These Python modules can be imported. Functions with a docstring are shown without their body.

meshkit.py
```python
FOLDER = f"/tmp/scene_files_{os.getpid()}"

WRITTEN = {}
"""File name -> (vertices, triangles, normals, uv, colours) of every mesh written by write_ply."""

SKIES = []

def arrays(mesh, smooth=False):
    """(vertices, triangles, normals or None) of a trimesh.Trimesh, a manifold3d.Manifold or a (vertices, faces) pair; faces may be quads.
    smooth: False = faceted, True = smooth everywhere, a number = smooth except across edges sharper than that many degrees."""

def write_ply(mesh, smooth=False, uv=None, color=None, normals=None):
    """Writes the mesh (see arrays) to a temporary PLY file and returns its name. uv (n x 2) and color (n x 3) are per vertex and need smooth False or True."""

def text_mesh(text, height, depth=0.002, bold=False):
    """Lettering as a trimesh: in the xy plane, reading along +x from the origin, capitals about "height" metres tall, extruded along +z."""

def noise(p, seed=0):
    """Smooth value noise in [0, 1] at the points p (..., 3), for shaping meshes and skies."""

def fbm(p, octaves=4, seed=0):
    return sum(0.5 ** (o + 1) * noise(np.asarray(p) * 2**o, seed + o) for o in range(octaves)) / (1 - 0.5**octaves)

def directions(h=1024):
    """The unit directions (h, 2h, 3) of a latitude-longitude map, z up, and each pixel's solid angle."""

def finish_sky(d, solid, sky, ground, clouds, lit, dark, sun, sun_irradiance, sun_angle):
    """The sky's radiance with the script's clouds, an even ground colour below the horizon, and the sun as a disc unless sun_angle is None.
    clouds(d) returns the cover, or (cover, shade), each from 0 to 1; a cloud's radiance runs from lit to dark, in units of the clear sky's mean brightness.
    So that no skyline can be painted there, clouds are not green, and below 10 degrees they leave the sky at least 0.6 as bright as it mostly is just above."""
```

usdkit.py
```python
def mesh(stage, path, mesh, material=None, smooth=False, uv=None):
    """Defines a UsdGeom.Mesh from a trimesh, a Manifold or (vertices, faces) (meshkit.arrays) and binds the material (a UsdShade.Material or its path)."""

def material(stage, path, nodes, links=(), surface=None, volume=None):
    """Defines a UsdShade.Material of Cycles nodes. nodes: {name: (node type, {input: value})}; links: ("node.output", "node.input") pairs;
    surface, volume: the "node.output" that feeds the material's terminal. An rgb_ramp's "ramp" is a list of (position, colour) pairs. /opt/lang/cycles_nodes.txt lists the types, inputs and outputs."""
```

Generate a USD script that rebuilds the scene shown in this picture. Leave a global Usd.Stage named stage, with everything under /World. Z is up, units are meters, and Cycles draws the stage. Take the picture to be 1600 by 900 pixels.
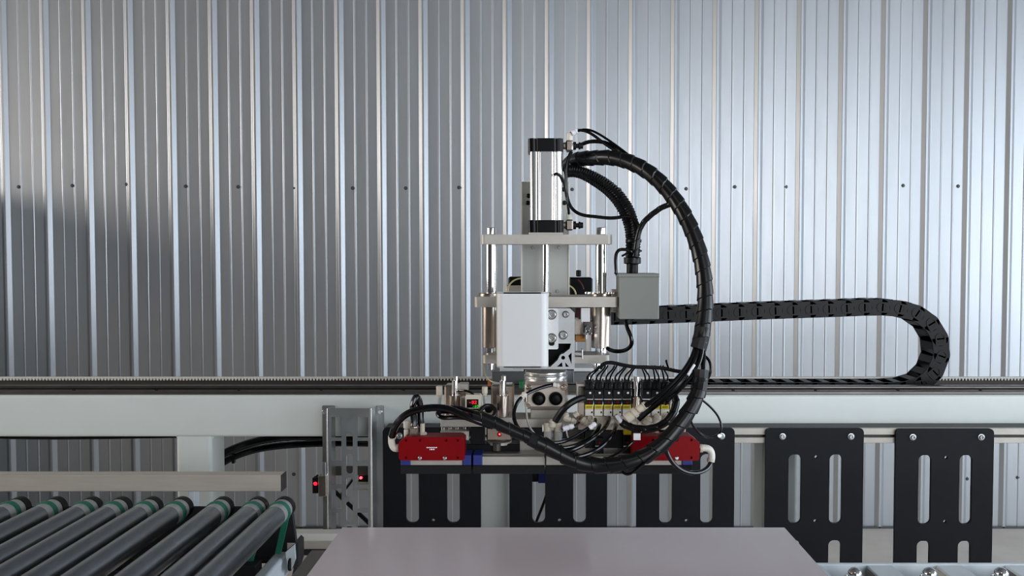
import math, random, sys
import numpy as np, trimesh
sys.path.insert(0, '/opt/lang')
import usdkit, meshkit
from pxr import Usd, UsdGeom, UsdLux, Gf, Sdf, UsdShade
from shapely.geometry import Polygon, box as sbox, Point
from shapely.ops import unary_union
from scipy.interpolate import splprep, splev

random.seed(7); rng = np.random.default_rng(7)
stage = Usd.Stage.CreateInMemory()
UsdGeom.SetStageUpAxis(stage, 'Z'); UsdGeom.SetStageMetersPerUnit(stage, 1.0)
UsdGeom.Xform.Define(stage, '/World')

# ------------------------------------------------------------------ camera
F, CX, PITCH, HC = 1350.0, 845.0, math.radians(2.036), 1.6
cam = UsdGeom.Camera.Define(stage, '/World/camera')
cam.CreateHorizontalApertureAttr(36.0); cam.CreateVerticalApertureAttr(20.25)
cam.CreateFocalLengthAttr(36.0 * F / 1600)
cam.CreateHorizontalApertureOffsetAttr(-(CX - 800) / 1600 * 36.0)
cam.AddTranslateOp().Set((0, 0, HC)); cam.AddRotateXOp().Set(90 - math.degrees(PITCH))
cam.CreateClippingRangeAttr((0.05, 1000.0))
cam.CreateExposureAttr(0.0)
cam.CreateFStopAttr(0.0)
CP, SP = math.cos(PITCH), math.sin(PITCH)

# ------------------------------------------------------------------ lights of the hall
def rect_light(name, pos, rot, w, h, col, power):
    l = UsdLux.RectLight.Define(stage, '/World/' + name)
    l.CreateWidthAttr(w); l.CreateHeightAttr(h); l.CreateColorAttr(Gf.Vec3f(*col)); l.CreateIntensityAttr(power)
    l.AddTranslateOp().Set(pos); l.AddRotateXYZOp().Set(rot)
# daylight in the big side door on the right, in the clerestory window on the left, and in the roof light
rect_light('daylight_front', (3.8, -5.45, 2.25), (90, 0, 0), 4.8, 4.3, (0.93, 0.96, 1.0), 4.1)
rect_light('daylight_right', (6.45, 0.1, 1.9), (0, 90, 0), 3.7, 7.0, (0.80, 0.90, 1.0), 3.7)
rect_light('daylight_left', (-8.95, 1.35, 2.75), (0, -90, 0), 2.7, 5.7, (1.0, 0.90, 0.80), 8.2)
rect_light('daylight_roof', (-0.6, -1.8, 4.56), (0, 0, 0), 1.6, 2.4, (1.0, 0.97, 0.93), 1.0)
dome = UsdLux.DomeLight.Define(stage, '/World/outdoor_sky')
dome.CreateColorAttr(Gf.Vec3f(0.75, 0.85, 1.0)); dome.CreateIntensityAttr(0.6)

# ------------------------------------------------------------------ helpers
def lin(h):
    h = h.lstrip('#'); c = [int(h[i:i + 2], 16) / 255 for i in (0, 2, 4)]
    return tuple(x / 12.92 if x <= .04045 else ((x + .055) / 1.055) ** 2.4 for x in c)
def pt(px, py, D):
    """the point of the plane y = D seen at a pixel of the 1600x900 photograph"""
    v = (450 - py) / F; t = D / (CP + v * SP)
    return np.array([(px - CX) / F * t, D, HC + t * (v * CP - SP)])
def sc(D): return D / F
M = {}
def mat(name, col, rough=.5, metal=0., var=None, bump=None, rvar=0., emit=None, stretch=None, **kw):
    """procedural principled material: var=(scale, second colour), bump=(scale, strength), rvar = roughness variation"""
    if isinstance(col, str): col = lin(col)
    n = {'p': ('principled_bsdf', {'base_color': col, 'roughness': rough, 'metallic': metal, **kw})}; L = []
    if var or bump or rvar:
        n['tc'] = ('texture_coordinate', {}); src = 'tc.object'
        if stretch:
            n['mp'] = ('mapping', {'scale': stretch}); L.append(('tc.object', 'mp.vector')); src = 'mp.vector'
    if var:
        c2 = lin(var[1]) if isinstance(var[1], str) else var[1]
        n['n1'] = ('noise_texture', {'scale': var[0], 'detail': 5.0, 'roughness': .6}); L.append((src, 'n1.vector'))
        n['rp'] = ('rgb_ramp', {'ramp': [(.33, col), (.7, c2)]}); L += [('n1.fac', 'rp.fac'), ('rp.color', 'p.base_color')]
    if rvar:
        n['n2'] = ('noise_texture', {'scale': 9.0, 'detail': 4.0}); L.append((src, 'n2.vector'))
        n['m2'] = ('math', {'math_type': 'multiply_add', 'value2': rvar * 2, 'value3': rough - rvar}); L += [('n2.fac', 'm2.value1'), ('m2.value', 'p.roughness')]
    if bump:
        n['n3'] = ('noise_texture', {'scale': bump[0], 'detail': 3.0}); L.append((src, 'n3.vector'))
        n['b'] = ('bump', {'strength': bump[1], 'distance': .002}); L += [('n3.fac', 'b.height'), ('b.normal', 'p.normal')]
    if emit:
        n['p'][1].update(emission_color=lin(emit[0]), emission_strength=emit[1])
    M[name] = usdkit.material(stage, '/World/Looks/' + name, n, L, surface='p.BSDF')
    return M[name]

used = {}
def path_for(parent, name):
    k = parent + '/' + name; n = used.get(k, 0); used[k] = n + 1
    return k if n == 0 else f'{k}_{n:03d}'
class Thing:
    def __init__(s, path, off): s.path, s.off = path, np.asarray(off, float)
def thing(name, label, cat, at, group=None):
    p = path_for('/World', name); x = UsdGeom.Xform.Define(stage, p); x.AddTranslateOp().Set(Gf.Vec3d(*map(float, at)))
    d = x.GetPrim(); d.SetCustomDataByKey('label', label); d.SetCustomDataByKey('category', cat)
    if group: d.SetCustomDataByKey('group', group)
    return Thing(p, at)
def struct(name, at=(0, 0, 0)):
    p = path_for('/World', name); x = UsdGeom.Xform.Define(stage, p); x.AddTranslateOp().Set(Gf.Vec3d(*map(float, at)))
    x.GetPrim().SetCustomDataByKey('kind', 'structure'); return Thing(p, at)
def part(t, name, m, material, smooth=30, label=None, kind=None):
    """one Mesh under a thing (or under one of its parts); m in world coordinates"""
    p = path_for(t.path, name); v, f, n = meshkit.arrays(m, smooth)
    pr = usdkit.mesh(stage, p, (v, f), M[material])
    pr.CreatePointsAttr([Gf.Vec3f(*map(float, q)) for q in v - t.off])
    if n is not None:
        from pxr import Vt
        pr.CreateNormalsAttr(Vt.Vec3fArray.FromNumpy(n.astype(np.float32))); pr.SetNormalsInterpolation('vertex')
    if label: pr.GetPrim().SetCustomDataByKey('label', label)
    if kind: pr.GetPrim().SetCustomDataByKey('kind', kind)
    return Thing(p, t.off)
def dup(src, dx, label, group=None, dy=0., dz=0.):
    was = stage.GetPrimAtPath(src.path).GetCustomData(); base = src.path.split('/')[-1]
    at = src.off + np.array([dx, dy, dz])
    r = thing(base, label, was['category'], at, group or was.get('group'))
    pr = stage.GetPrimAtPath(r.path); pr.GetReferences().AddInternalReference(src.path); pr.SetInstanceable(True)
    return r
def cat(*ms): return trimesh.util.concatenate([m for m in ms if m is not None])
def rb(x0, x1, y0, y1, z0, z1, b=.002):
    """box with chamfered edges"""
    x0, x1, y0, y1, z0, z1 = min(x0, x1), max(x0, x1), min(y0, y1), max(y0, y1), min(z0, z1), max(z0, z1)
    b = min(b, .3 * (x1 - x0), .3 * (y1 - y0), .3 * (z1 - z0)); P = []
    for x, sx in ((x0, 1), (x1, -1)):
        for y, sy in ((y0, 1), (y1, -1)):
            for z, sz in ((z0, 1), (z1, -1)):
                P += [(x + sx * b, y + sy * b, z), (x + sx * b, y, z + sz * b), (x, y + sy * b, z + sz * b)]
    return trimesh.convex.convex_hull(np.array(P))
def pb(px0, py0, px1, py1, D, dep, b=.6):
    """chamfered box whose front face, at depth D, covers a pixel rectangle"""
    a, c = pt(px0, (py0 + py1) / 2, D), pt(px1, (py0 + py1) / 2, D); z1, z0 = pt((px0 + px1) / 2, py0, D)[2], pt((px0 + px1) / 2, py1, D)[2]
    return rb(a[0], c[0], D, D + dep, z0, z1, b * sc(D))
def ppoly(pts, D): return Polygon([(pt(x, y, D)[0], pt(x, y, D)[2]) for x, y in pts])
def prect(px0, py0, px1, py1, D, r=0.):
    a, c = pt(px0, py1, D), pt(px1, py0, D); g = sbox(a[0], a[2], c[0], c[2])
    if r: g = g.buffer(-r * sc(D)).buffer(r * sc(D), quad_segs=5)
    return g
def pdisc(px, py, r, D, n=5):
    a = pt(px, py, D); return Point(a[0], a[2]).buffer(r * sc(D), quad_segs=n)
def ext(poly, y0, y1):
    """extrude an x-z outline between two depths"""
    ms = []
    for g in getattr(poly, 'geoms', [poly]):
        if g.area > 1e-10: ms.append(trimesh.creation.extrude_polygon(g, y1 - y0, engine='earcut'))
    m = cat(*ms); v = m.vertices.copy(); m.vertices = np.stack([v[:, 0], y1 - v[:, 2], v[:, 1]], 1); return m
def extz(poly, z0, z1):
    m = trimesh.creation.extrude_polygon(poly, z1 - z0, engine='earcut'); m.apply_translation((0, 0, z0)); return m
def lathe(prof, c, axis='z', n=20):
    """profile [(radius, height)] turned about an axis through c"""
    prof = np.array(prof, float); a = np.arange(n) * 2 * np.pi / n; k = len(prof)
    v = np.concatenate([np.stack([r * np.cos(a), r * np.sin(a), np.full(n, h)], 1) for r, h in prof] + [[[0, 0, prof[0, 1]], [0, 0, prof[-1, 1]]]])
    f = []
    for i in range(k - 1):
        for j in range(n):
            q = (i * n + j, i * n + (j + 1) % n, (i + 1) * n + (j + 1) % n, (i + 1) * n + j); f += [(q[0], q[1], q[2]), (q[0], q[2], q[3])]
    for j in range(n):
        f += [(k * n, (j + 1) % n, j), (k * n + 1, (k - 1) * n + j, (k - 1) * n + (j + 1) % n)]
    m = trimesh.Trimesh(v, f, process=False)
    if axis == 'y': m.vertices = np.stack([m.vertices[:, 0], -m.vertices[:, 2], m.vertices[:, 1]], 1)   # heights grow towards the camera
    if axis == 'x': m.vertices = np.stack([m.vertices[:, 2], m.vertices[:, 0], m.vertices[:, 1]], 1)
    m.apply_translation(c); return m
def ch(r, h0, h1, b): return [(r - b, h0), (r, h0 + b), (r, h1 - b), (r - b, h1)]
def cz(px, py0, py1, r, D, b=.6, n=32):
    """upright cylinder between two pixel rows, radius in pixels"""
    s = sc(D); a, c = pt(px, py1, D), pt(px, py0, D); return lathe(ch(r * s, 0, c[2] - a[2], b * s), a, 'z', n)
def cy(px, py, r, D, length, b=.6, n=18):
    """cylinder pointing at the camera, front end at depth D"""
    s = sc(D); return lathe(ch(r * s, -length, 0, min(b * s, length * .4)), pt(px, py, D), 'y', n)
def cx(px0, px1, py, r, D, b=.6, n=18):
    s = sc(D); a, c = pt(px0, py, D), pt(px1, py, D); return lathe(ch(r * s, 0, c[0] - a[0], b * s), a, 'x', n)
def hexbolt(px, py, r, D, h=.006):
    """socket cap screw seen from the front"""
    s = sc(D); c = pt(px, py, D)
    return cat(lathe([(r * s, -.004), (r * s, h - .0012), (r * s - .0012, h), (r * s * .55, h), (r * s * .5, h * .3)], c, 'y', 16))
def spline(P, step):
    P = np.asarray(P, float); k = min(3, len(P) - 1)
    d = np.r_[0, np.cumsum(np.sqrt(np.linalg.norm(np.diff(P, axis=0), axis=1)) ** 2)]
    if k == 1: u = np.linspace(0, 1, max(2, int(d[-1] / step))); return P[0] + u[:, None] * (P[1] - P[0])
    tck, _ = splprep(P.T, u=d / d[-1], k=k, s=0); n = max(8, int(d[-1] / step)); return np.array(splev(np.linspace(0, 1, n), tck)).T
def sweep(C, r, n=10, rf=None):
    """tube round a polyline; r is a number, an array or rf(s, angle)"""
    C = np.asarray(C, float); T = np.gradient(C, axis=0); T /= np.linalg.norm(T, axis=1, keepdims=True) + 1e-12
    s = np.r_[0, np.cumsum(np.linalg.norm(np.diff(C, axis=0), axis=1))]
    a = np.cross(T[0], (0, 1, 0) if abs(T[0][1]) < .9 else (1, 0, 0)); A = []
    for t in T:
        a = a - t * np.dot(a, t); a /= np.linalg.norm(a) + 1e-12; A.append(a)
    A = np.array(A); B = np.cross(T, A); th = np.arange(n) * 2 * np.pi / n
    R = rf(s[:, None], th[None]) if rf else np.broadcast_to(np.broadcast_to(r, (len(C),))[:, None], (len(C), n))
    v = (C[:, None] + R[..., None] * (np.cos(th)[None, :, None] * A[:, None] + np.sin(th)[None, :, None] * B[:, None])).reshape(-1, 3)
    k = len(C); i, j = np.meshgrid(np.arange(k - 1), np.arange(n), indexing='ij'); j2 = (j + 1) % n
    q = np.stack([i * n + j, i * n + j2, (i + 1) * n + j2, (i + 1) * n + j], -1).reshape(-1, 4)
    f = np.vstack([q[:, [0, 1, 2]], q[:, [0, 2, 3]]]).tolist(); v = np.vstack([v, C[0], C[-1]])
    for j in range(n):
        f += [(k * n, (j + 1) % n, j), (k * n + 1, (k - 1) * n + j, (k - 1) * n + (j + 1) % n)]
    m = trimesh.Trimesh(v, f, process=False)
    if m.volume < 0: m.invert()
    return m
def P3(pts, D):
    """pixels (x, y[, depth]) to points"""
    out = []
    for p in pts: out.append(pt(p[0], p[1], p[2] if len(p) > 2 else D))
    return out
def hose(pts, r, D, n=10, step=2.5):
    return sweep(spline(P3(pts, D), step * sc(D)), r * sc(D), n)
def wrap(pts, r, D, pitch=22, lip=.13, n=20, step=1.6):
    """spiral cable wrap: overlapping helical turns with a raised lip"""
    s0 = sc(D)
    return sweep(spline(P3(pts, D), step * s0), 0, n, lambda s, th: r * s0 * (1 - lip / 2 + lip * ((s / (pitch * s0) - th / (2 * np.pi)) % 1.0)))
def conduit(pts, r, D, pitch=4.2, n=14):
    s0 = sc(D); return sweep(spline(P3(pts, D), 1.1 * s0), 0, n, lambda s, th: r * s0 * (.93 + .09 * np.sign(np.sin(2 * np.pi * s / (pitch * s0)))) + 0 * th)
def fit(p0, p1, r, D, n=14):
    """push-in fitting from p0 to p1 (pixels): body, collar ring and release sleeve"""
    s = sc(D); a, b = P3([p0, p1], D); L = np.linalg.norm(b - a); u = np.array([0, .06, .5, .52, .60, .62, .86, .88, 1.0])
    R = np.array([.82, 1, 1, .86, .86, 1.08, 1.08, .8, .8]) * r * s
    return sweep(a + (b - a) * u[:, None], R, n)

# ------------------------------------------------------------------ materials
mat('wall_sheet', '#a1a4a7', .38, .62, var=(1.1, '#a9acaf'), rvar=.05, stretch=(3, 3, .35))
mat('wall_screw', '#4d4f52', .5, .6)
mat('concrete', '#dad1c7', .7, var=(2.5, '#c8bfb6'), bump=(30, .15))
mat('room_paint', '#5c5c5b', .8, var=(.6, '#545456'))
mat('roof_sheet', '#5d5f61', .6)
mat('frame_paint', '#d0d5d0', .42, var=(2.2, '#d8ddd9'), rvar=.06, bump=(6, .06))
mat('rail_steel', '#5e5a56', .33, .85, var=(5, '#6d6965'), rvar=.08)
mat('rack_steel', '#dedbd3', .5, 0)
mat('tray_dark', '#55514c', .5, .6)
mat('alu', '#c9c8c5', .3, .85, var=(8, '#bab8b4'), rvar=.06, stretch=(1, 1, 8))
mat('alu_matte', '#b9b4ab', .5, .35, var=(14, '#aca69c'), rvar=.05)
mat('alu_bright', '#e8e8e6', .22, .95)
mat('chrome', '#e6e6e6', .09, 1.0)
mat('nickel', '#bcafa2', .24, .95, var=(12, '#ad a094'.replace(' ','')), rvar=.04)
mat('housing_metal', '#c9beb2', .4, .6, var=(14, '#bdb2a6'))
mat('galvanised', '#b2b4b4', .3, .85, var=(9, '#8f9292'), rvar=.12)
mat('black_plate', '#101115', .5, var=(8, '#15161a'), rvar=.05, specular_ior_level=.14)
mat('black_plastic', '#0a0a0b', .42, rvar=.05, specular_ior_level=.2)
mat('black_cap', '#060607', .3, specular_ior_level=.2)
mat('rubber', '#080809', .38, specular_ior_level=.3)
mat('hose_black', '#060607', .16, specular_ior_level=.45)
mat('wrap_black', '#0b0b0c', .27, specular_ior_level=.38)
mat('tape_black', '#151516', .55, var=(30, '#0f0f10'), specular_ior_level=.3)
mat('foam', '#101011', .95, bump=(180, .5))
mat('red_anodised', '#7a0209', .45, 0, rvar=.05, specular_ior_level=.12)
mat('blue_plastic', '#1c2a78', .5)
mat('green_belt', '#12664f', .45)
mat('yellow_label', '#d8bf1e', .5)
mat('yellow_print', '#8f8212', .5)
mat('beige_plastic', '#c8bfae', .42, var=(30, '#bab09e'))
mat('white_plastic', '#d9d4c9', .4)
mat('white_label', '#e9e9ee', .5)
mat('clear_plastic', '#bfc1bb', .25, transmission_weight=.35)
mat('grey_paint', '#d2d3d2', .38, rvar=.04)
mat('plate_grey', '#b6b8b2', .42, .05, rvar=.05)
mat('box_grey', '#7d8079', .5, rvar=.05, bump=(60, .06))
mat('cast_grey', '#b4b5b5', .42, .4, var=(25, '#a8a9a9'))
mat('carriage_steel', '#6e7173', .42, .6, rvar=.08)
mat('roller_steel', '#8a8d91', .26, .85, var=(7, '#74777b'), rvar=.1, stretch=(6, .8, 6))
mat('roller_band', '#aaaba9', .45, .3)
mat('rail_beige', '#beb6ab', .45, .15, var=(5, '#a89f95'), stretch=(.4, 3, 3))
mat('board_mauve', '#c8bbbf', .16, var=(1.4, '#cfc3c6'), specular_ior_level=.75, rvar=.04, stretch=(1, .4, 1))
mat('board_core', '#8d7355', .8)
mat('table_paint', '#dbe4e9', .38, rvar=.06)
mat('table_beige', '#cdc9ba', .5)
mat('dark_frame', '#1f2124', .5)
mat('grey_frame', '#7a7672', .45, .3)
mat('steel_ball', '#d8d8d8', .1, 1.0)
mat('steel_screw', '#cfcfcc', .22, .95)
mat('dark_hole', '#050505', .9)
mat('led_red', '#ff2030', .4, emit=('#ff1028', 3.0))
mat('led_dim', '#b01018', .3)
mat('led_core', '#ffb0a8', .4, emit=('#ff2c34', 6.0))
mat('screen_black', '#080808', .2)
mat('digit_red', '#ff1020', .4, emit=('#f01022', 1.0))
mat('digit_green', '#20d020', .4, emit=('#18a818', .8))
mat('wire_yellow', '#c9bf8a', .5)
mat('wire_orange', '#b4541c', .5)
mat('green_terminal', '#137a45', .5)
mat('maroon', '#4a1420', .5)
mat('copper_brown', '#8a5a24', .45, .4)
mat('window_frame', '#8a8c8e', .5, .3)
mat('cabinet_grey', '#9b9d9c', .5, rvar=.05)

# ================================================================== THE HALL
DW = 5.06                                                    # depth of the corrugated back wall
XL, XR, YB, ZT = -9.0, 6.5, -5.5, 4.6
floor = part(struct('floor'), 'slab', rb(XL, XR, YB, DW, -.1, 0, .001), 'concrete')
part(struct('ceiling'), 'roof_sheet', rb(XL, XR, YB, DW, ZT, ZT + .1, .001), 'roof_sheet')
# back wall: sheets of four ribs each
w = struct('wall_back', (0, DW, 0))
pitch = 64.82 / F * DW / (CP - 120 / F * SP); x_rib = pt(22.5, 570, DW)[0]
s = sc(DW)
def sheet(x0, nrib):
    prof = []                                               # (x, height towards the camera)
    for k in range(nrib):
        e = x0 + k * pitch                                  # rib: e-.054 .. e, then the flat with two small creases
        prof += [(e - .0555, 0), (e - .0535, .0006), (e - .0355, .0148), (e - .033, .016), (e - .0225, .016), (e - .020, .0148), (e - .002, .0006), (e, 0)]
        for q in (16.5, 35):
            c = e + q * s; d0, d1 = rng.uniform(-.0006, .0006, 2); prof += [(c - .0055, d0), (c - .0015, .0019), (c + .0015, .0019), (c + .0055, d1)]
    prof.append((x0 + nrib * pitch - .0556, 0))
    f = np.array(prof); n = len(f); V = []
    for z in (0.0, ZT):
        V += [(x, DW - h, z) for x, h in f] + [(x, DW + .02, z) for x, h in f]
    V = np.array(V); F4 = []
    for i in range(n - 1):
        F4 += [(i, i + 1, 2 * n + i + 1, 2 * n + i), (n + i + 1, n + i, 3 * n + i, 3 * n + i + 1)]
    F4 += [(0, 2 * n, 3 * n, n), (n - 1, 2 * n - 1, 4 * n - 1, 3 * n - 1)]
    return (V, np.array(F4))
i0 = int((XL - x_rib) / pitch)
while x_rib + i0 * pitch < XR - .2:
    part(w, 'panel', sheet(x_rib + i0 * pitch, 4), 'wall_sheet', smooth=False); i0 += 4
for px, py in ((29, 292), (113, 290), (198, 288), (290, 291), (372, 292), (461, 294), (551, 294), (634, 294), (717, 293), (894, 296), (968, 296), (1072, 295), (1148, 292), (1228, 292), (1316, 287), (1411, 290), (1497, 291),
               (1590, 746), (1511, 748), (459, 741), (1312, 742), (1232, 742)):
    part(w, 'screw', lathe([(.011, -.002), (.011, .001), (.0055, .0015), (.0055, .006), (.004, .0075)], pt(px, py, DW), 'y', 10), 'wall_screw')
# side walls with the openings the daylight comes through
def opening_wall(name, xa, xb, y0, y1, z0, z1):
    t = struct(name)
    part(t, 'wall_sheet', cat(rb(xa, xb, YB, y0, 0, ZT, .001), rb(xa, xb, y1, DW, 0, ZT, .001), rb(xa, xb, y0, y1, z1, ZT, .001), *([rb(xa, xb, y0, y1, 0, z0, .001)] if z0 > 0 else [])), 'room_paint')
opening_wall('wall_left', XL - .1, XL, -1.5, 4.2, 1.4, 4.1)
opening_wall('wall_right', XR, XR + .1, -3.5, 3.7, 0, 3.75)
d = struct('door_2'); part(d, 'door_frame', cat(rb(XR - .06, XR + .12, -3.6, -3.5, 0, 3.85), rb(XR - .06, XR + .12, 3.7, 3.8, 0, 3.85), rb(XR - .06, XR + .12, -3.6, 3.8, 3.75, 3.85)), 'window_frame')
t = struct('wall_front')
part(t, 'wall_sheet', cat(rb(XL, 1.4, YB - .1, YB, 0, ZT, .001), rb(6.2, XR, YB - .1, YB, 0, ZT, .001), rb(1.4, 6.2, YB - .1, YB, 4.4, ZT, .001)), 'room_paint')
d = struct('door_1'); part(d, 'door_frame', cat(rb(1.3, 1.4, YB - .1, YB + .06, 0, 4.5), rb(6.2, 6.3, YB - .1, YB + .06, 0, 4.5), rb(1.3, 6.3, YB - .1, YB + .06, 4.4, 4.5)), 'window_frame')
d = struct('window_1'); part(d, 'window_frame', cat(rb(XL - .12, XL + .06, -1.6, -1.5, 1.3, 4.2), rb(XL - .12, XL + .06, 4.2, 4.3, 1.3, 4.2), rb(XL - .12, XL + .06, -1.6, 4.3, 4.1, 4.2), rb(XL - .12, XL + .06, -1.6, 4.3, 1.3, 1.4)), 'window_frame')
t = thing('electrical_cabinet', 'tall grey electrical cabinet standing against the wall left of the picture', 'cabinet', (-4.0, 4.4, 0))
part(t, 'body', rb(-4.75, -3.35, 3.95, 4.95, .08, 2.0, .01), 'cabinet_grey'); part(t, 'plinth', rb(-4.72, -3.38, 3.99, 4.9, 0, .08, .003), 'dark_frame')
for k in (0, 1):
    dr = part(t, 'door', rb(-4.73 + .69 * k, -4.06 + .69 * k, 3.93, 3.95, .11, 1.97, .004), 'cabinet_grey'); part(dr, 'handle', rb(-4.15 + .13 * k, -4.125 + .13 * k, 3.915, 3.93, .95, 1.1, .004), 'black_plastic')
part(struct('baseboard_back'), 'flashing', rb(XL, XR, DW - .016, DW - .0125, 0, .012, .001), 'wall_screw')

# ================================================================== GANTRY BEAM, POSTS, RAIL, TRAY
DB = 3.10; bd = .14
zb1, zb0 = pt(845, 617, DB)[2], pt(845, 683, DB)[2]
t = thing('gantry_beam', 'long pale grey painted gantry beam on square posts running across the whole picture', 'beam', (0, DB, 0))
x0, x1 = -3.3, 3.3
def rtube(xa, xb, za, zb, r=.012):                            # rounded square tube along x
    g = sbox(DB, za, DB + bd, zb).buffer(-r).buffer(r, quad_segs=4)
    m = trimesh.creation.extrude_polygon(g, xb - xa, engine='earcut'); v = m.vertices.copy(); m.vertices = np.stack([xa + v[:, 2], v[:, 0], v[:, 1]], 1); return m
part(t, 'beam_tube', rtube(x0, x1, zb0, zb1), 'frame_paint')
for px in (275, 742, 1192):
    a = pt(px, 720, DB)[0]
    g = sbox(a, DB + .002, a + .128, DB + bd).buffer(-.014).buffer(.014, quad_segs=4)
    p = part(t, 'post', extz(g, .012, zb0 + .002), 'frame_paint')
    part(p, 'foot_plate', rb(a - .05, a + .18, DB - .04, DB + bd + .04, 0, .014), 'frame_paint')
    part(p, 'weld', cat(*[sweep(spline([(q, DB + .02, zb0 - .004), (q, DB + bd - .02, zb0 - .004)], .02), .005, 8) for q in (a - .001, a + .129)]), 'frame_paint')
t = thing('linear_rail', 'dark steel guide rail strip bolted along the top of the gantry beam', 'rail', (0, DB, zb1))
part(t, 'base_strip', rb(x0, x1, DB + .006, DB + .132, zb1, zb1 + .012, .002), 'rail_steel')
part(t, 'guide_rail', rb(x0, x1, DB + .062, DB + .085, zb1 + .012, zb1 + .024, .003), 'rail_steel')
for k in range(22):
    part(t, 'rail_screw', lathe(ch(.006, 0, .004, .001), (x0 + .1 + .3 * k, DB + .03, zb1 + .011), 'z', 10), 'black_plastic')
DT = 3.25; TD = .14
t = thing('cable_tray', 'shallow dark steel cable tray with a pale toothed rear edge behind the guide rail', 'tray', (0, DT, 1.06))
zf, zr = pt(845, 601.5, DT)[2], pt(845, 588.5, DT + TD)[2]
part(t, 'tray_floor', rb(x0, x1, DT, DT + TD, 1.058, 1.063, .001), 'tray_dark')
part(t, 'front_lip', rb(x0, x1, DT - .002, DT + .004, 1.058, zf, .001), 'rack_steel')
part(t, 'rear_wall', rb(x0, x1, DT + TD - .003, DT + TD + .002, 1.058, zr - .002, .001), 'tray_dark')
part(t, 'rack_bar', rb(x0, x1, DT + TD - .014, DT + TD + .004, zr - .0065, zr, .001), 'rack_steel')
teeth = []
for k in range(int((x1 - x0) / .0128)):
    xa = x0 + .0128 * k; teeth.append(rb(xa, xa + .0068, DT + TD - .015, DT + TD - .003, zr - .0135, zr - .0055, .001))
part(t, 'rack_teeth', cat(*teeth), 'rack_steel', smooth=False, kind='stuff')
for x in (-2.6, -1.5, -.4, .7, 1.8, 2.6): part(t, 'tray_bracket', rb(x - .02, x + .02, DB + bd + .001, DT + TD, 1.046, 1.058, .002), 'tray_dark')
# slotted aluminium profile under the beam that carries the black plates
t = thing('slotted_profile', 'pale aluminium slotted profile rail under the beam carrying the black plates', 'rail', (0, 3.0, 1))
DP = 3.0
z = lambda y: pt(845, y, DP)[2]
for a, b in ((669, 679.5), (683.5, 692.5)):
    part(t, 'flange', rb(pt(600, 680, DP)[0], x1, DP, DP + .014, z(b), z(a), .0015), 'alu_matte')
part(t, 'web', rb(pt(600, 680, DP)[0], x1, DP + .014, DP + .096, z(692), z(669.5), .001), 'dark_frame')

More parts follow.
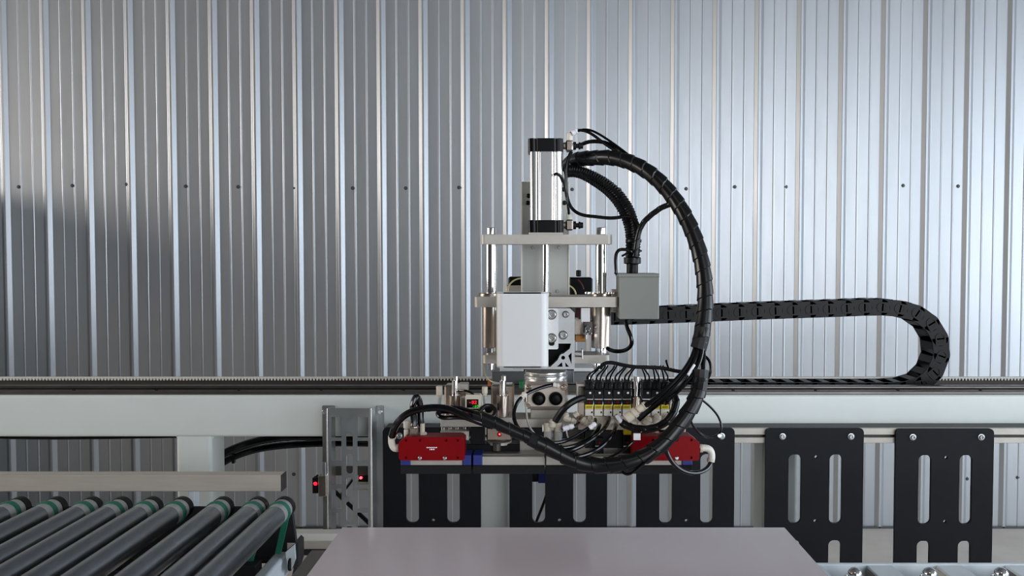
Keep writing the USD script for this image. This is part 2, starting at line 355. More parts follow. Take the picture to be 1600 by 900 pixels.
# black slotted guide plates
DK = 2.986; th = .012
def plate_outline(x0p, y0p):
    D = DK
    g = prect(x0p, y0p, x0p + 151, 990, D).buffer(-.016).buffer(.016, quad_segs=5)
    for a in (34.5, 98.5):
        for ya, yb in ((709, 817), (843, 955)):
            g = g.difference(prect(x0p + a, ya, x0p + a + 19.5, yb, D).buffer(-.019).buffer(.019, quad_segs=6))
    for yy in (713, 813): g = g.difference(pdisc(x0p + 77, yy, 2.6, D))
    return g
plates = [(600, 'black slotted plate directly behind the left red ejector', 668), (798, 'black slotted plate behind the middle of the gripper', 668), (997, 'black slotted plate behind the right red ejector', 668.5),
          (1199, 'black slotted plate at the right corner of the board', 669), (1402.5, 'rightmost black slotted plate, fully visible above the ball table', 670)]
first = None
for px, lab, py in plates:
    if first is None:
        first = t = thing('guide_plate', lab, 'plate', pt(px, py, DK), 'black slotted plates hanging under the beam')
        part(t, 'plate', ext(plate_outline(px, py), DK, DK + th), 'black_plate', smooth=20)
        for a in (24, 131): 
            sw = part(t, 'screw', lathe([(.0115, 0), (.0115, .002), (.0085, .0025), (.0085, .007), (.007, .008), (.0042, .008), (.0038, .004)], pt(px + a, py + 13, DK), 'y', 16), 'galvanised')
        px0, py0 = px, py
    else:
        q = pt(px, py, DK) - pt(px0, py0, DK); dup(first, q[0], lab, dz=q[2])

# drag chain
DC = 3.322; s = sc(DC)
t = thing('drag_chain', 'black plastic cable drag chain looping back on the right above the beam', 'cable chain', pt(960, 500, DC))
path = [(930, 494), (1040, 491), (1200, 484.5), (1330, 480), (1390, 480)]
arc = [(1395 + 67 * math.sin(a), 545 - 63 * math.cos(a)) for a in np.radians([22, 50, 78, 102, 126, 150])]
path = path + arc + [(1400, 606), (1370, 607), (1250, 607), (1105, 607), (1000, 607)]
C = spline(P3(path, DC), .002); S = np.r_[0, np.cumsum(np.linalg.norm(np.diff(C, axis=0), axis=1))]
LINK = 27.5 * s; wid = .112; hh = 13.2 * s
k = 0
while (k + 1) * LINK < S[-1]:
    a, b = (np.array([np.interp(v, S, C[:, i]) for i in range(3)]) for v in (k * LINK, (k + 1) * LINK))
    u = b - a; L = np.linalg.norm(u); u /= L; vv = np.array([-u[2], 0, u[0]]); c = (a + b) / 2
    outl = unary_union([sbox(-.5 * L, -hh * .94, .52 * L, hh * .94), Point(.5 * L, 0).buffer(hh * .94, quad_segs=5)]).buffer(.0001)
    inn = Point(.5 * L, 0).buffer(hh * .45, quad_segs=4)
    ms = []
    for y0, y1, hole in ((-wid / 2, -wid / 2 + .007, True), (wid / 2 - .007, wid / 2, False)):
        m = ext(outl, y0, y1); ms.append(m)
        if hole:
            ms += [ext(Point(.5 * L, 0).buffer(hh * .62, quad_segs=5).difference(inn), y0 - .0022, y0 + .001), ext(sbox(-.42 * L, -hh * .62, -.08 * L, hh * .62), y0 - .0014, y0 + .001)]
    ms += [rb(-.3 * L, .12 * L, -wid / 2 + .004, wid / 2 - .004, e * hh * .9 - .002, e * hh * .9 + .003, .001) for e in (1, -1)]
    m = cat(*ms); R = np.eye(4); R[:3, 0] = u; R[:3, 1] = (0, 1, 0); R[:3, 2] = vv; R[:3, 3] = c
    m.apply_transform(R); part(t, 'link', m, 'black_plastic', smooth=25); k += 1

# cables behind the left post and a thin cable run behind the plates
t = thing('power_cable', 'upper of two thick black cables curving out from behind the left post', 'cable', pt(352, 700, 3.3))
part(t, 'sheath', hose([(310, 745), (345, 712), (400, 690), (460, 682), (540, 684), (640, 687)], 6.5, 3.30), 'hose_black')
t = thing('power_cable', 'lower of two thick black cables curving out from behind the left post', 'cable', pt(352, 715, 3.3))
part(t, 'sheath', hose([(310, 757), (350, 722), (400, 702.5), (450, 695.5), (510, 692.5), (640, 695)], 5.6, 3.34), 'hose_black')
part(t, 'cable_tie', rb(*(lambda a: (a[0] - .004, a[0] + .006, 3.325, 3.345, a[2] - .03, a[2] + .01))(pt(364, 712, 3.33)), .001), 'hose_black')
t = thing('sagging_cable', 'thin black cable lying along the underside of the beam left of the post', 'cable', pt(100, 685, 3.2))
part(t, 'sheath', hose([(-40, 682), (60, 684.5), (160, 684), (282, 682)], 2.4, DB + .07), 'hose_black')
t = thing('control_cable', 'thin black cable slanting down behind the perforated bracket', 'cable', pt(545, 790, 3.2))
part(t, 'sheath', hose([(505, 752), (522, 767), (545, 788), (575, 816), (600, 842)], 3.4, 3.25), 'rubber')
part(t, 'side_branch', hose([(530, 776), (545, 757), (556, 742)], 2.2, 3.25), 'rubber')
t = thing('control_cable', 'thin black cable slanting behind the slot of the middle black plate', 'cable', pt(845, 800, 3.2))
part(t, 'sheath', hose([(870, 715, 3.22), (858, 760), (848, 790), (838, 815), (825, 850)], 2.2, 3.22), 'rubber')

# perforated galvanised bracket
DF = 2.99
t = thing('perforated_bracket', 'tall galvanised sheet metal bracket with punched holes, between roller conveyor and gripper', 'bracket', pt(545, 860, DF))
face = prect(511.5, 638, 580, 930, DF)
for xa, xb in ((518, 533.5), (558.5, 575)):
    for ya, yb in ((651.5, 683.5), (689, 720), (727.5, 757), (763, 795), (801, 833), (840, 872)): face = face.difference(prect(xa, ya, xb, yb, DF, 1))
for ya, yb in ((676, 703.5), (709, 740), (746, 777), (783.5, 815), (822, 853)): face = face.difference(prect(541, ya, 551, yb, DF, 4.6))
part(t, 'face', ext(face, DF, DF + .003), 'galvanised', smooth=False)
zt, zbm = pt(545, 638, DF)[2], .3; ztb = pt(545, 634, 3.09)[2]
xl, xr = pt(511.5, 700, DF)[0], pt(580, 700, DF)[0]
for q0, q1 in ((xl - .0005, xl + .0025), (xr - .0025, xr + .0005)):
    part(t, 'side_web', trimesh.convex.convex_hull(np.array([(q, y, z) for q in (q0, q1) for y, z in ((DF, zbm), (3.098, zbm), (DF, zt), (3.098, ztb - .012), (3.08, ztb))])), 'galvanised', smooth=False)
part(t, 'bent_edge', sweep([(xl, DF + .001, zbm), (xl, DF + .001, zt)], .0024, 10), 'alu_bright'); part(t, 'bent_edge', sweep([(xr, DF + .001, zbm), (xr, DF + .001, zt)], .0034, 10), 'alu_bright')
for e, xa, xb in ((-1, pt(503.5, 700, 3.09)[0], xl + .002), (1, xr - .002, pt(600, 700, 3.09)[0])):
    g = sbox(min(xa, xb), zbm, max(xa, xb), ztb).buffer(-.004).buffer(.004)
    fl = part(t, 'flange', ext(g, 3.094, 3.0975), 'galvanised', smooth=False)
    part(fl, 'screw', lathe([(.0085, 0), (.0085, .006), (.007, .0075), (.0035, .0075), (.003, .004)], (xb - .0135 if e > 0 else xa + .009, 3.094, ztb - .022), 'y', 14), 'steel_screw')
t = thing('photo_sensor', 'small black photoelectric sensor with red light on the left edge of the perforated bracket', 'sensor', pt(493, 758, 3.0))
part(t, 'mount', pb(497.5, 744, 509.5, 776, 2.965, .03), 'nickel'); part(t, 'housing', pb(488, 747, 497.5, 771, 2.97, .03), 'black_plastic')
part(t, 'lens', cy(492.5, 756, 3.0, 2.968, .004), 'led_red'); part(t, 'screw', cat(cy(494, 745, 1.6, 2.966, .02)), 'black_plastic')
part(t, 'mount_arm', pb(503, 722, 509, 745, 2.985, .004), 'galvanised')
t = thing('photo_sensor', 'photoelectric sensor glowing red seen through the right hole of the perforated bracket', 'sensor', pt(564, 745, 3.2))
part(t, 'housing', pb(517, 731, 580, 743, 3.17, .03), 'tray_dark'); part(t, 'lens', cy(563.5, 747, 2.3, 3.165, .01), 'led_core'); part(t, 'bezel', pb(560, 743, 576, 753, 3.172, .02), 'black_plastic')
part(t, 'backing', pb(553, 751, 580, 766, 3.19, .01), 'rail_beige')
t = thing('blue_sensor', 'blue and black sensor hanging behind the left slot of the middle black plate', 'sensor', pt(842, 745, 3.2))
part(t, 'housing', pb(824, 728, 841, 753, 3.12, .03), 'black_plastic'); part(t, 'connector', pb(841, 734, 853, 755, 3.115, .035), 'blue_plastic')
part(t, 'hanger', pb(828, 678, 850, 732, 3.15, .006), 'dark_frame')

# ================================================================== ROLLER CONVEYOR
D1 = 2.68; zc = .815; R = .033
def roller_mesh(x):
    pass
caps_x = [29, 86, 142, 188, 236, 283, 347, 402, 443]
names = ['ninth', 'eighth', 'seventh', 'sixth', 'fifth', 'fourth', 'third', 'second', 'first']
first = None; zpx = 791
ends = [-22] + caps_x
for i, px in enumerate(ends):
    x = pt(px, zpx, D1)[0]
    n = len(ends) - 1 - i
    lab = ['grey steel conveyor roller at the right end, its green belt hanging down', 'second grey conveyor roller from the right end', 'third grey conveyor roller from the right end', 'fourth grey conveyor roller from the right end, beside the pale bracket',
           'fifth grey conveyor roller from the right end', 'sixth grey conveyor roller from the right end', 'seventh grey conveyor roller from the right end', 'eighth grey conveyor roller from the right end', 'ninth grey conveyor roller from the right end', 'grey conveyor roller cut by the left picture edge'][n]
    if first is None:
        first = t = thing('conveyor_roller', lab, 'roller', (x, D1, zc), 'grey rollers of the conveyor')
        c = (x, D1, zc)
        part(t, 'tube', lathe([(R - .006, .09), (R - .001, .092), (R, .096), (R, 1.75)], c, 'y', 28), 'roller_steel')
        part(t, 'end_sleeve', lathe([(R - .003, .012), (R - .001, .014), (R - .001, .046), (R - .004, .048), (R - .004, .056), (R - .001, .058), (R - .001, .0925), (R - .004, .093)], c, 'y', 28), 'roller_band')
        part(t, 'drive_belt', lathe([(R - .003, .042), (R + .003, .044), (R + .0035, .052), (R + .003, .060), (R - .003, .062)], c, 'y', 28), 'green_belt')
        part(t, 'end_cap', lathe([(.010, -.022), (R * .8, -.02), (R + .001, -.014), (R + .001, .013), (R - .004, .015)], c, 'y', 28), 'black_plastic')
        part(t, 'axle', lathe(ch(.006, -.05, 0, .001), c, 'y', 12), 'steel_screw')
    else:
        dup(first, x - first.off[0], lab)
xlast = pt(443, zpx, D1)[0]
t = thing('hanging_belt', 'flat green belt running down from the last conveyor roller', 'belt', (xlast, D1 - .05, .8))
def ribbon(P, wd, thk):
    P = np.array(P); m = []
    for a, b in zip(P[:-1], P[1:]):
        u = (b - a) / np.linalg.norm(b - a); sd = np.cross(u, (0, 1, 0)); sd /= np.linalg.norm(sd)
        V = [p + e * sd * wd / 2 + np.array([0, g * thk, 0]) for p in (a, b) for e in (-1, 1) for g in (0, 1)]; m.append(trimesh.convex.convex_hull(np.array(V)))
    return cat(*m)
part(t, 'belt', ribbon([pt(449, 797, D1 - .05), pt(446, 812, D1 - .052), pt(434, 866, D1 - .06)], .018, .004), 'green_belt')
part(t, 'lower_belt', ribbon([pt(400, 845, D1 - .02), pt(386, 895, D1 - .05)], .018, .004), 'green_belt')
t = thing('conveyor_guide_rail', 'beige rectangular aluminium guide rail along the far side of the conveyor', 'rail', pt(445, 768, 2.76))
DG = 2.745; a, b = pt(439, 750, DG), pt(439, 768, DG)
zt = pt(200, 742.5, DG)[2]
part(t, 'rail_tube', rb(-3.2, a[0], DG, DG + .05, b[2], zt, .0015), 'rail_beige')
part(t, 'end_cover', rb(a[0], a[0] + .003, DG - .0005, DG + .0505, b[2] - .0005, zt + .0005, .001), 'dark_frame')
for px in (302, -80):
    q = pt(px, 790, 2.79); part(t, 'support', rb(q[0] - .011, q[0] + .011, 2.775, 2.815, .66, b[2] + .02, .003), 'table_paint')
t = thing('roller_conveyor', 'dark base of the roller conveyor with pale end tube at lower left', 'conveyor', (xlast, 2.74, 0))
q0, q1 = pt(429, 800, 2.79)[0], pt(461, 800, 2.79)[0]
g = Polygon([(pt(462 if yy > 830 else 455, yy, 2.745)[0], pt(455, yy, 2.745)[2]) for yy in (792, 848)] + [(pt(429, yy, 2.745)[0], pt(429, yy, 2.745)[2]) for yy in (848, 792)])
part(t, 'end_plate', ext(g, 2.745, 2.765), 'dark_frame')
part(t, 'side_channel', cat(rb(-3.2, q1 - .02, 2.765, 2.77, .62, .795, .001), rb(-3.2, q1 - .02, 2.735, 2.77, .62, .63, .001)), 'dark_frame')
# end member: pale rounded tube towards the camera, ring at its right face
zt2 = pt(440, 862, 2.72)[2]
g = sbox(pt(429, 862, 2.72)[0], zt2 - .075, pt(449, 862, 2.72)[0] + .004, zt2).buffer(-.012).buffer(.012, quad_segs=5)
part(t, 'end_member', ext(g, 1.3, 2.72), 'table_paint')
xr2 = g.bounds[2]
part(t, 'clamp', ext(ppoly([(446, 863), (460, 851), (461.5, 874), (454, 893), (450, 893)], 2.66), 2.66, 2.70), 'table_paint', smooth=False)
part(t, 'clamp_bore', lathe(ch(.020, -.002, .004, .001), pt(453, 882, 2.66), 'x', 20), 'dark_hole')
part(t, 'corner_angle', ext(ppoly([(461.5, 846), (466, 850), (466, 880), (460, 900), (456, 900), (461.5, 875)], 2.67), 2.67, 2.735), 'dark_frame', smooth=False)
for k, (yy, zz) in enumerate(((2.5, .70), (2.3, .69))):
    part(t, 'line_shaft', lathe(ch(.018, 0, 2.1, .003), (-3.1, yy, zz), 'x', 16), 'dark_frame')
part(t, 'cross_bar', rb(-3.1, q0, 2.60, 2.66, .60, .66, .003), 'dark_frame')
part(t, 'bearing_block', rb(q0 - .09, q0 - .055, 2.66, 2.73, .62, .79, .004), 'dark_frame')
part(t, 'leg', rb(q0 - .06, q0, 2.66, 2.74, 0, .60, .003), 'dark_frame'); part(t, 'leg', rb(-3.1, -3.04, 2.66, 2.74, 0, .60, .003), 'dark_frame'); part(t, 'leg', rb(q0 - .06, q0, 1.3, 1.38, 0, .575, .003), 'dark_frame')
part(t, 'bottom_pan', rb(-3.1, q0 - .02, 1.2, 2.60, .50, .51, .002), 'dark_frame')
# pale floor-side cross members seen left of the bracket
t = thing('frame_crossbar', 'pale grey steel crossbar joining conveyor and perforated bracket at the bottom', 'crossbar', pt(485, 850, 2.9))
part(t, 'upper_bar', pb(440, 834, 534, 846, 2.93, .05), 'rack_steel'); part(t, 'lower_bar', pb(440, 847.5, 534, 858, 2.915, .05), 'rail_beige')
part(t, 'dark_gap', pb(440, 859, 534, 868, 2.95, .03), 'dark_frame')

# ================================================================== BOARD AND BALL TABLE
zbt = .85
xa, xb, yb_ = pt(538, 824, 2.4)[0], pt(1222, 824, 2.4)[0], .75 / (math.tan(math.atan((824 - 450) / F) + PITCH))
t = thing('wood_board', 'large flat mauve laminated board lying in front under the gripper', 'board', ((xa + xb) / 2, 2.0, zbt - .018))
part(t, 'laminate_top', rb(xa, xb, 1.2, yb_, zbt - .002, zbt, .0008), 'board_mauve')
part(t, 'core', rb(xa, xb, 1.2, yb_, zbt - .018, zbt - .002, .0008), 'board_core')
t = thing('ball_table', 'pale blue-grey steel ball transfer table under the right side of the board', 'table', (1.2, 2.0, 0))
zr = zbt - .05; yr = (HC - zr) / math.tan(math.atan((878.5 - 450) / F) + PITCH)
part(t, 'rear_rim', rb(.30, 2.6, yr - .016, yr, zr - .09, zr, .003), 'table_paint')
part(t, 'pan', rb(.30, 2.6, 1.2, yr - .016, zr - .075, zr - .07, .001), 'grey_frame')
bx = [pt(v, 885, 2.15)[0] for v in (1328, 1443, 1553)]; gap = (bx[2] - bx[0]) / 2
cent = [bx[0] - gap * 2, bx[0] - gap, bx[0], bx[1], bx[2], bx[2] + gap, bx[2] + 2 * gap]
for i in range(len(cent) - 1):
    c = (cent[i] + cent[i + 1]) / 2 + .012
    ch_ = part(t, 'channel', cat(rb(c - .034, c + .034, 1.2, yr - .0165, zr - .008, zr - .002, .002), rb(c - .034, c - .028, 1.2, yr - .017, zr - .07, zr - .006, .001)), 'table_paint')
    part(ch_, 'inner_wall', rb(c - .040, c - .0342, 1.2, yr - .022, zr - .068, zr - .0085, .001), 'table_beige' if i % 2 else 'grey_frame')
for xx in (.4, 2.4):
    for yy in (1.3, yr - .1): part(t, 'leg', rb(xx, xx + .06, yy, yy + .06, 0, zr - .075, .003), 'table_paint')
for k, xx in enumerate(cent):
    lab = ['steel ball transfer under the middle of the board', 'steel ball transfer under the right part of the board', 'steel ball transfer next to the right edge of the board', 'steel ball transfer second from the board', 'rightmost visible steel ball transfer near the picture edge', 'steel ball transfer just beyond the right picture edge', 'steel ball transfer farthest right beyond the picture'][k]
    if k in (0, 1, 5, 6): continue
    yy = 2.115
    if k == 2:
        fb = t2 = thing('ball_transfer', lab, 'ball transfer', (xx, yy, zr - .07), 'ball transfers in the table channels')
        zc2 = zbt - .018 - .0175
        m = trimesh.creation.icosphere(3, .0175); m.apply_translation((xx, yy, zc2)); part(t2, 'ball', m, 'steel_ball', smooth=True)
        part(t2, 'cup', lathe([(.018, 0), (.026, .002), (.026, zc2 - .010 - zr + .07), (.0225, zc2 - .0045 - zr + .07), (.019, zc2 - .004 - zr + .07), (.0155, zc2 - .010 - zr + .07)], (xx, yy, zr - .07), 'z', 24), 'steel_screw')
    else:
        dup(fb, xx - fb.off[0], lab)
t = thing('board_support_beam', 'grey steel support beam beside the left edge of the board', 'beam', pt(480, 870, 2.3))
zs = .785; ysb = (HC - zs) / math.tan(math.atan((859 - 450) / F) + PITCH)
part(t, 'beam_tube', rb(pt(486, 859, ysb)[0], pt(486, 859, ysb)[0] + .16, 1.2, ysb, zs - .08, zs, .003), 'grey_frame')
part(t, 'leg', rb(pt(486, 859, ysb)[0] + .05, pt(486, 859, ysb)[0] + .12, ysb - .15, ysb - .08, 0, zs - .08, .003), 'grey_frame')
part(t, 'leg', rb(pt(486, 859, ysb)[0] + .05, pt(486, 859, ysb)[0] + .12, 1.3, 1.37, 0, zs - .08, .003), 'grey_frame')
part(t, 'pad', rb(xa + .03, pt(486, 859, ysb)[0] + .155, 1.3, ysb - .02, zs, zbt - .0182, .003), 'rubber')
#@@GRIPPER
# ================================================================== CARRIAGE AND SUPPORT ARM
t = thing('gantry_carriage', 'dark steel carriage sitting on the guide rail behind the lifting frame', 'carriage', pt(845, 605, 3.0))
part(t, 'base_plate', pb(768, 581, 924, 600, 2.94, .30, 1), 'carriage_steel')
part(t, 'front_apron', pb(772, 600.5, 905, 613, 2.97, .04, 1), 'tray_dark')
for px in (772, 884): part(t, 'spacer_block', pb(px + 9, 575, px + 46, 580.5, 2.95, .12, .6), 'grey_paint')
part(t, 'riser', pb(800, 498, 880, 575, 2.96, .12, 1), 'carriage_steel')
part(t, 'chain_arm', cat(pb(862, 484, 940, 492, 2.97, .36, .8), pb(908, 480, 940, 502, 3.262, .008, .5)), 'tray_dark')
part(t, 'terminal', pb(811, 596, 818, 607, 2.90, .03), 'green_terminal'); part(t, 'orange_lug', pb(762, 594, 766, 604, 2.9, .03), 'wire_orange')
t = thing('drive_motor', 'black servo motors behind the guide rods above the middle plate', 'motor', pt(905, 455, 2.7))
part(t, 'motor_body', pb(890, 434, 926, 462, 2.70, .10, 2), 'black_plastic'); part(t, 'connector', lathe(ch(.008, 0, .02, .002), pt(904, 432, 2.73), 'z', 12), 'black_plastic')
part(t, 'motor_body', pb(794, 433, 815, 446, 2.68, .10, 2), 'black_plastic'); part(t, 'motor_flange', pb(791, 446, 817, 456, 2.67, .12, 1), 'rail_beige')
part(t, 'cable', hose([(888, 446, 2.66), (895, 450, 2.66), (900, 460, 2.66)], 1.3, 2.66), 'wire_yellow'); part(t, 'cable', hose([(815, 435, 2.64), (802, 439, 2.64), (795, 447, 2.64), (794, 457, 2.64)], 1.3, 2.64), 'wire_yellow')
part(t, 'cable', hose([(903, 437, 2.67), (910, 446, 2.67), (912, 452, 2.67)], 1.0, 2.67), 'maroon'); part(t, 'mount', pb(893, 462, 930, 498, 2.72, .2, 1), 'tray_dark')
DA = 2.17
t = thing('support_arm', 'aluminium profile arm pointing at the camera with open cross-shaped end and bolted end plate', 'arm', pt(850, 545, 2.5))
o = prect(800, 500, 898, 577, DA, 3)
slotc = []
def hole(pts): return ppoly(pts, DA)
cav = unary_union([hole([(806, 522), (890, 530), (893, 535), (890, 545), (876, 556), (872, 560), (872, 566), (864, 573), (806, 573)]),])
web = unary_union([pdisc(880, 559, 6.5, DA), hole([(866, 574), (862, 578), (855, 578), (878, 556), (882, 560)]), hole([(878, 562), (895, 578), (899, 574), (882, 557)]), hole([(877, 560), (895, 541), (900, 544), (882, 561)])])
tri = unary_union([hole([(888, 556), (893, 551), (893, 569)]), hole([(870, 573), (878, 566), (879, 573)]), hole([(884, 573), (883, 566), (889, 573)])])
prof = o.difference(cav.difference(web)).difference(tri).difference(pdisc(880, 559, 3, DA))
part(t, 'profile', ext(prof, DA, 2.95), 'cast_grey', smooth=25)
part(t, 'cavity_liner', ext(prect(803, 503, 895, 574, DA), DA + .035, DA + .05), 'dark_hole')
g = ppoly([(800, 482), (891, 482), (898, 489), (898, 533), (894, 537), (800, 537)], DA - .012)
part(t, 'end_plate', ext(g, DA - .012, DA), 'cast_grey', smooth=20)
part(t, 'strip_plate', ext(prect(846, 482, 872.5, 546, DA - .018, 3), DA - .018, DA - .0125), 'grey_paint', smooth=20)
for px, py, r, dd in ((862, 491.5, 6.4, .018), (862, 528.5, 6.4, .018), (880, 523.5, 5.6, .012), (884, 491, 4, .012)):
    b = part(t, 'bolt', hexbolt(px, py, r, DA - dd, .007), 'steel_screw')
    part(b, 'washer', lathe([((r + 1.4) * sc(DA), -.001), ((r + 1.4) * sc(DA), .0012), (r * sc(DA), .0014)], pt(px, py, DA - dd), 'y', 20), 'tray_dark')
part(t, 'slot_hole', ext(prect(857.5, 533, 866.5, 540, DA - .018, 3.4), DA - .0195, DA - .0178), 'dark_hole')
part(t, 'side_nut', cx(898, 909, 553, 5, DA + .06), 'steel_screw'); part(t, 'side_bracket', pb(909, 546, 911, 562, DA + .05, .03), 'alu')
t = thing('arm_cover', 'smooth pale grey sheet cover with rounded right edge on the front of the arm', 'cover', pt(815, 575, 2.13))
a, b = pt(775.5, 515, 2.12)[0], pt(856.5, 515, 2.12)[0]; r = .018
ol = sbox(a, 2.12, b, 2.16).buffer(-r).buffer(r, quad_segs=8); ol = unary_union([ol, sbox(a, 2.14, b, 2.16)])
ol = ol.difference(sbox(a + .003, 2.123, b - .003, 2.17).buffer(-r).buffer(r - .0005, quad_segs=8))
zt_, zb_ = pt(815, 457, 2.12)[2], pt(815, 574.5, 2.12)[2]
part(t, 'shell', extz(ol, zb_, zt_), 'grey_paint', smooth=35)
part(t, 'top_lid', extz(sbox(a, 2.12, b, 2.16).buffer(-r).buffer(r, quad_segs=8), zt_ - .003, zt_ + .0005), 'grey_paint', smooth=35)
part(t, 'bottom_lid', extz(sbox(a, 2.12, b, 2.16).buffer(-r).buffer(r, quad_segs=8), zb_ - .0005, zb_ + .003), 'grey_paint', smooth=35)
part(t, 'edge_trim', cat(extz(sbox(b - .0035, 2.139, b + .001, 2.162), zb_, zt_), extz(sbox(a - .001, 2.139, a + .0035, 2.162), zb_, zt_)), 'white_plastic', smooth=False)

# ================================================================== LIFTING FRAME
DR = 2.36                                                    # axis depth of the guide rods
t = thing('lifting_frame', 'steel lifting frame of three plates on two chrome guide rods', 'lifting frame', pt(850, 560, DR))
def slab(px0, px1, py0, py1, D0, D1, r):
    xa, xb = pt(px0, py0, D0)[0], pt(px1, py0, D0)[0]
    return extz(sbox(xa, D0, xb, D1).buffer(-r).buffer(r, quad_segs=6), pt(845, py1, D0)[2], pt(845, py0, D0)[2])
part(t, 'top_plate', slab(751, 957, 366.5, 381.5, 2.30, 2.42, .012), 'alu_matte')
part(t, 'middle_plate', slab(741, 967, 464, 480, 2.29, 2.43, .012), 'alu_matte')
part(t, 'lower_plate', slab(754, 953, 555, 568, 2.31, 2.41, .012), 'alu_matte')
for px in (768, 939):
    part(t, 'guide_rod', cz(px, 380, 554, 9.2, DR), 'chrome')
    part(t, 'rod_nut', cz(px, 355.5, 367, 7, DR, 1.2, 12), 'alu_bright')
    part(t, 'bearing_flange', cz(px - (3 if px < 800 else -2), 457.5, 464.5, 17 if px < 800 else 19, DR, .8, 28), 'nickel')
    part(t, 'bearing_sleeve', cz(px - (3 if px < 800 else 0), 479, 543, 11.5 if px < 800 else 15.5, DR), 'nickel')
    part(t, 'rod_collar', cz(px - (1 if px < 800 else 0), 543, 556, 7.5, DR), 'alu_bright')
    part(t, 'rod_bolt', cz(px - 1 if px < 800 else px - 6, 567, 578, 5.2, DR), 'chrome')
for px in (918, 925, 950, 958): part(t, 'flange_bolt', cz(px, 456, 459.5, 4.5, 2.33, .5, 12), 'alu_bright')
t = thing('pneumatic_cylinder', 'square pneumatic cylinder with black end caps and bright barrel on top of the frame', 'cylinder', pt(853, 366, DR))
def capshape(px0, px1, D0, dep, n=.006):
    xa, xb = pt(px0, 290, D0)[0], pt(px1, 290, D0)[0]; g = sbox(xa, D0, xb, D0 + dep).buffer(-.010).buffer(.010, quad_segs=5)
    for q in (.21, .80):
        c = xa + (xb - xa) * q; g = g.difference(Point(c, D0 - .004).buffer(.0072, quad_segs=5))
    return g
z_ = lambda y, D=2.31: pt(853, y, D)[2]
part(t, 'end_cap', extz(capshape(825, 880, 2.31, .09), z_(236.5), z_(216)), 'black_cap', smooth=25)
part(t, 'end_cap', extz(capshape(825, 881, 2.31, .09), z_(363.5), z_(344)), 'black_cap', smooth=25)
xa, xb = pt(828, 290, 2.313)[0], pt(879, 290, 2.313)[0]; g = sbox(xa, 2.313, xb, 2.397).buffer(-.011).buffer(.011, quad_segs=6)
for q in (.215, .235, .30, .70, .78): g = g.difference(Point(xa + (xb - xa) * q, 2.3115).buffer(.0034, quad_segs=4))
part(t, 'barrel', extz(g, z_(344.5), z_(236)), 'alu_bright', smooth=40)
part(t, 'base_flange', pb(826, 363, 880, 367, 2.305, .1), 'alu_matte')
part(t, 'piston_rod', cz(852.5, 381, 459, 5.6, DR), 'chrome'); part(t, 'rod_coupling', cz(852.5, 457, 465, 9, DR), 'nickel')
for py in (228, 352):
    e = part(t, 'port_elbow', cat(cx(880, 886, py, 5.5, 2.36), pb(884, py - 9, 895.5, py + 8, 2.34, .03, 2)), 'beige_plastic' if 0 else 'nickel')
    part(e, 'knob', cat(cx(895, 900, py, 6.3, 2.355), cx(900, 904, py, 3.6, 2.355), cx(904, 907, py, 5.6, 2.355), cx(907, 911, py, 4.6, 2.355)), 'tape_black')
    part(e, 'push_ring', cz(890, py - 20 if py < 300 else py - 19, py - 8, 5, 2.355), 'white_plastic')
t = thing('back_plate', 'upright grey mounting plate standing behind the cylinder and piston rod', 'plate', pt(853, 462, 2.46))
bp = prect(815, 284, 889, 464, 2.45, 1)
part(t, 'plate', ext(bp, 2.45, 2.458), 'plate_grey', smooth=False)
part(t, 'edge_fold', cat(rb(pt(814, 300, 2.45)[0], pt(816, 300, 2.45)[0], 2.446, 2.47, pt(815, 464, 2.45)[2], pt(815, 284, 2.45)[2], .0005), rb(pt(888, 300, 2.45)[0], pt(890, 300, 2.45)[0], 2.446, 2.47, pt(815, 464, 2.45)[2], pt(815, 284, 2.45)[2], .0005)), 'white_plastic')
for px, py, mm in ((826, 306, 'black_cap'), (825, 317, 'black_cap'), (882, 317, 'black_cap'), (881, 296, 'black_cap'), (833, 387, 'steel_screw'), (874, 387, 'steel_screw'), (871, 455, 'steel_screw')):
    part(t, 'screw', lathe([(.0065 if mm == 'black_cap' else .005, 0), (.0065 if mm == 'black_cap' else .005, .004), (.004, .006)], pt(px, py, 2.45), 'y', 12), mm)
t = thing('junction_box', 'olive grey junction box hanging on the right end of the middle plate', 'box', pt(998, 500, 2.3))
part(t, 'body', pb(968, 430, 1030, 499, 2.27, .10, 1.2), 'box_grey'); part(t, 'lid', pb(967, 427.5, 1030.5, 433, 2.266, .108, .8), 'box_grey')
part(t, 'mount', pb(955, 452, 969, 488, 2.33, .012, .8), 'alu_matte'); part(t, 'cable_gland', cz(988, 408, 428, 9, 2.32, 1.5, 16), 'black_plastic')
part(t, 'cable_gland', cz(980, 499, 506, 4, 2.32, .8, 12), 'black_plastic')
t = thing('sensor_cluster', 'small limit switch with bent metal bracket beside the right bearing sleeve', 'switch', pt(912, 520, 2.4))
part(t, 'switch_body', pb(908, 481, 922, 503, 2.30, .03), 'grey_paint'); part(t, 'red_body', pb(899, 482, 908, 499, 2.40, .04), 'maroon')
part(t, 'bracket', ext(ppoly([(899, 496), (903, 496), (916, 512), (915, 527), (911, 530), (899, 530)], 2.36), 2.36, 2.38), 'nickel', smooth=False)
part(t, 'copper_coil', pb(899, 524, 915, 534, 2.34, .05), 'copper_brown'); part(t, 'clamp', cat(cy(919, 513, 4, 2.31, .03), cy(922, 521, 3, 2.31, .03), pb(914, 512, 917, 530, 2.31, .03)), 'chrome')
part(t, 'dark_block', pb(912, 502, 926, 520, 2.345, .03), 'tray_dark')

